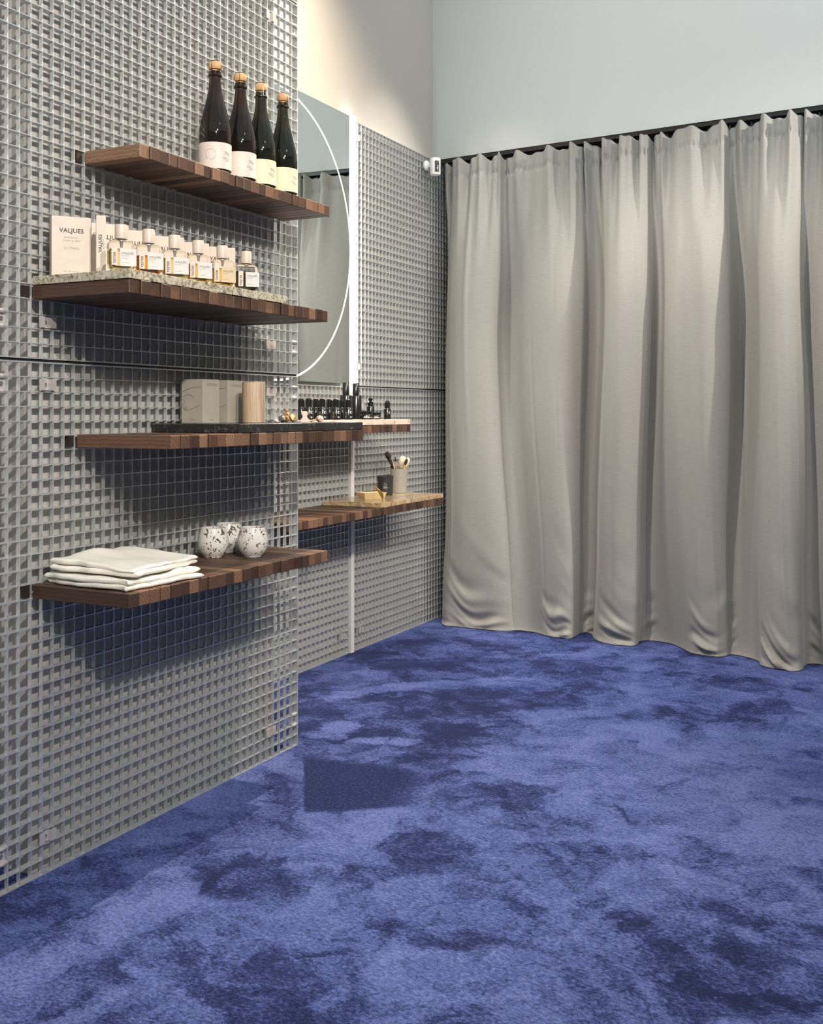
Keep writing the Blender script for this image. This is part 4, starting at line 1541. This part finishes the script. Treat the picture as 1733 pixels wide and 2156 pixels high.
def brush(label, foot, top, head_len, head_r, bristle, flat=1.0, ferr='gold_pale', handle='gold_pale', hr=0.0028):
    foot, top = Vector(foot), Vector(top)
    d = (top - foot)
    L = d.length
    o = thing('makeup_brush', label, 'brush', BC + foot, 0, 'makeup brushes in the grey cup')
    o.rotation_euler = d.to_track_quat('Z', 'Y').to_euler()
    hl = L - head_len
    obj('handle', MB().lathe([(hr * 0.5, 0), (hr, 0.02), (hr, hl * 0.62), (hr * 0.8, hl * 0.70)], 12).mesh('handle', smooth=True), handle, o)
    obj('ferrule', MB().lathe([(hr * 0.85, hl * 0.69), (hr * 1.1, hl * 0.8), (max(hr, head_r * 0.62), hl * 0.99)], 14).mesh('ferrule', smooth=True), ferr, o)
    b0 = max(hr, head_r * 0.55)
    pr = [(b0, hl * 0.97), (b0 * 1.1, hl)] + [(head_r * math.sin(R(a)) ** 0.7, hl + head_len * (0.5 - 0.5 * math.cos(R(a)) * 1.0)) for a in range(60, 175, 14)] + [(0.0005, hl + head_len)]
    hb = obj('bristles', MB().lathe(pr, 20).mesh('bristles', smooth=True), bristle, o)
    hb.scale = (1, flat, 1)
    return o


def lean(off, h, dep=0.0):
    return (0.893 * off - 0.451 * dep, 0.451 * off + 0.893 * dep, h)


brush('dark domed makeup brush standing highest in the cup', lean(0.012, 0.006), lean(-0.058, 0.190), 0.038, 0.0140, 'bristle_dark', 0.9, 'black', 'black', 0.0035)
brush('dark wide makeup brush leaning below the tallest one', lean(0.006, 0.006, -0.012), lean(-0.043, 0.160, -0.016), 0.034, 0.0150, 'bristle_dark', 0.5, 'black', 'black', 0.0035)
brush('slim makeup brush with a gold handle and thin dark tip', lean(0.000, 0.006, 0.012), lean(-0.018, 0.166, 0.004), 0.018, 0.0028, 'bristle_dark')
brush('gold handled makeup brush with a flat pale tip', lean(0.008, 0.006, -0.014), lean(-0.030, 0.150, -0.026), 0.012, 0.0055, 'bristle_pale', 0.4)
brush('large fluffy cream powder brush', lean(-0.010, 0.006, 0.004), lean(0.020, 0.170, -0.004), 0.052, 0.0205, 'bristle_pale', 0.8)
brush('cream powder brush behind the fluffy one', lean(-0.014, 0.006, 0.014), lean(0.044, 0.160, 0.030), 0.044, 0.0150, 'bristle_pale', 0.8)
brush('dark angled makeup brush at the right of the cup', lean(-0.010, 0.006, -0.012), lean(0.037, 0.158, -0.034), 0.028, 0.0095, 'bristle_dark', 0.7)
# little gold tray with a leaf shaped clip
t = thing('gold_tray', 'small open gold tray standing on the golden stone slab', 'tray', (-2.222, 4.018, ZW2), R(62))
tr = MB()
for (w0, d0, z0), (w1, d1, z1) in (((0.050, 0.026, 0.0), (0.058, 0.032, 0.026)),):
    def rr(w, d, z):
        return [(-w, -d, z), (w, -d, z), (w, d, z), (-w, d, z)]
    ring = [rr(w0, d0, 0.0), rr(w1, d1, 0.026), rr(w1 - 0.0015, d1 - 0.0015, 0.026), rr(w0 - 0.0012, d0 - 0.0012, 0.002)]
    for q in ring:
        tr.v += q
    for k in range(3):
        for i in range(4):
            j = (i + 1) % 4
            tr.f.append((k * 4 + i, k * 4 + j, k * 4 + 4 + j, k * 4 + 4 + i))
    tr.f += [(3, 2, 1, 0), (12, 13, 14, 15)]
obj('tray_body', tr.mesh('tray_body'), 'gold_pale', t)
t2 = thing('gold_leaf_clip', 'leaf shaped gold clip leaning over the gold tray', 'clip', (-2.182, 3.968, ZW2), R(62))
lf = []
for i in range(13):
    u = i / 12
    lf.append((u, 0.0150 * math.sin(math.pi * min(1, u * 0.92 + 0.06)) ** 0.8))
mb = MB()
for side in (0, 1):
    for u, w in lf:
        x = 0.016 - 0.050 * u + 0.012 * math.sin(u * 3.1)
        z = 0.003 + 0.060 * u
        for sgn in (-1, 1):
            mb.v.append((x + side * 0.0018, -0.040 + sgn * w, z))
k = len(lf)
for i in range(k - 1):
    a = 2 * i
    mb.f.append((a, a + 1, a + 3, a + 2))
    b = 2 * k + 2 * i
    mb.f.append((b, b + 2, b + 3, b + 1))
    mb.f.append((a, a + 2, b + 2, b))
    mb.f.append((a + 1, b + 1, b + 3, a + 3))
mb.f.append((0, 2 * k, 2 * k + 1, 1))
mb.f.append((2 * k - 2, 2 * k - 1, 4 * k - 1, 4 * k - 2))
obj('leaf', mb.mesh('leaf', smooth=True), 'gold', t2)
obj('stem', MB().tube([(0.016, -0.040, 0.004), (0.019, -0.040, 0.0016), (0.010, -0.040, 0.0016)], 0.0016, 8).mesh('stem', smooth=True), 'gold', t2)
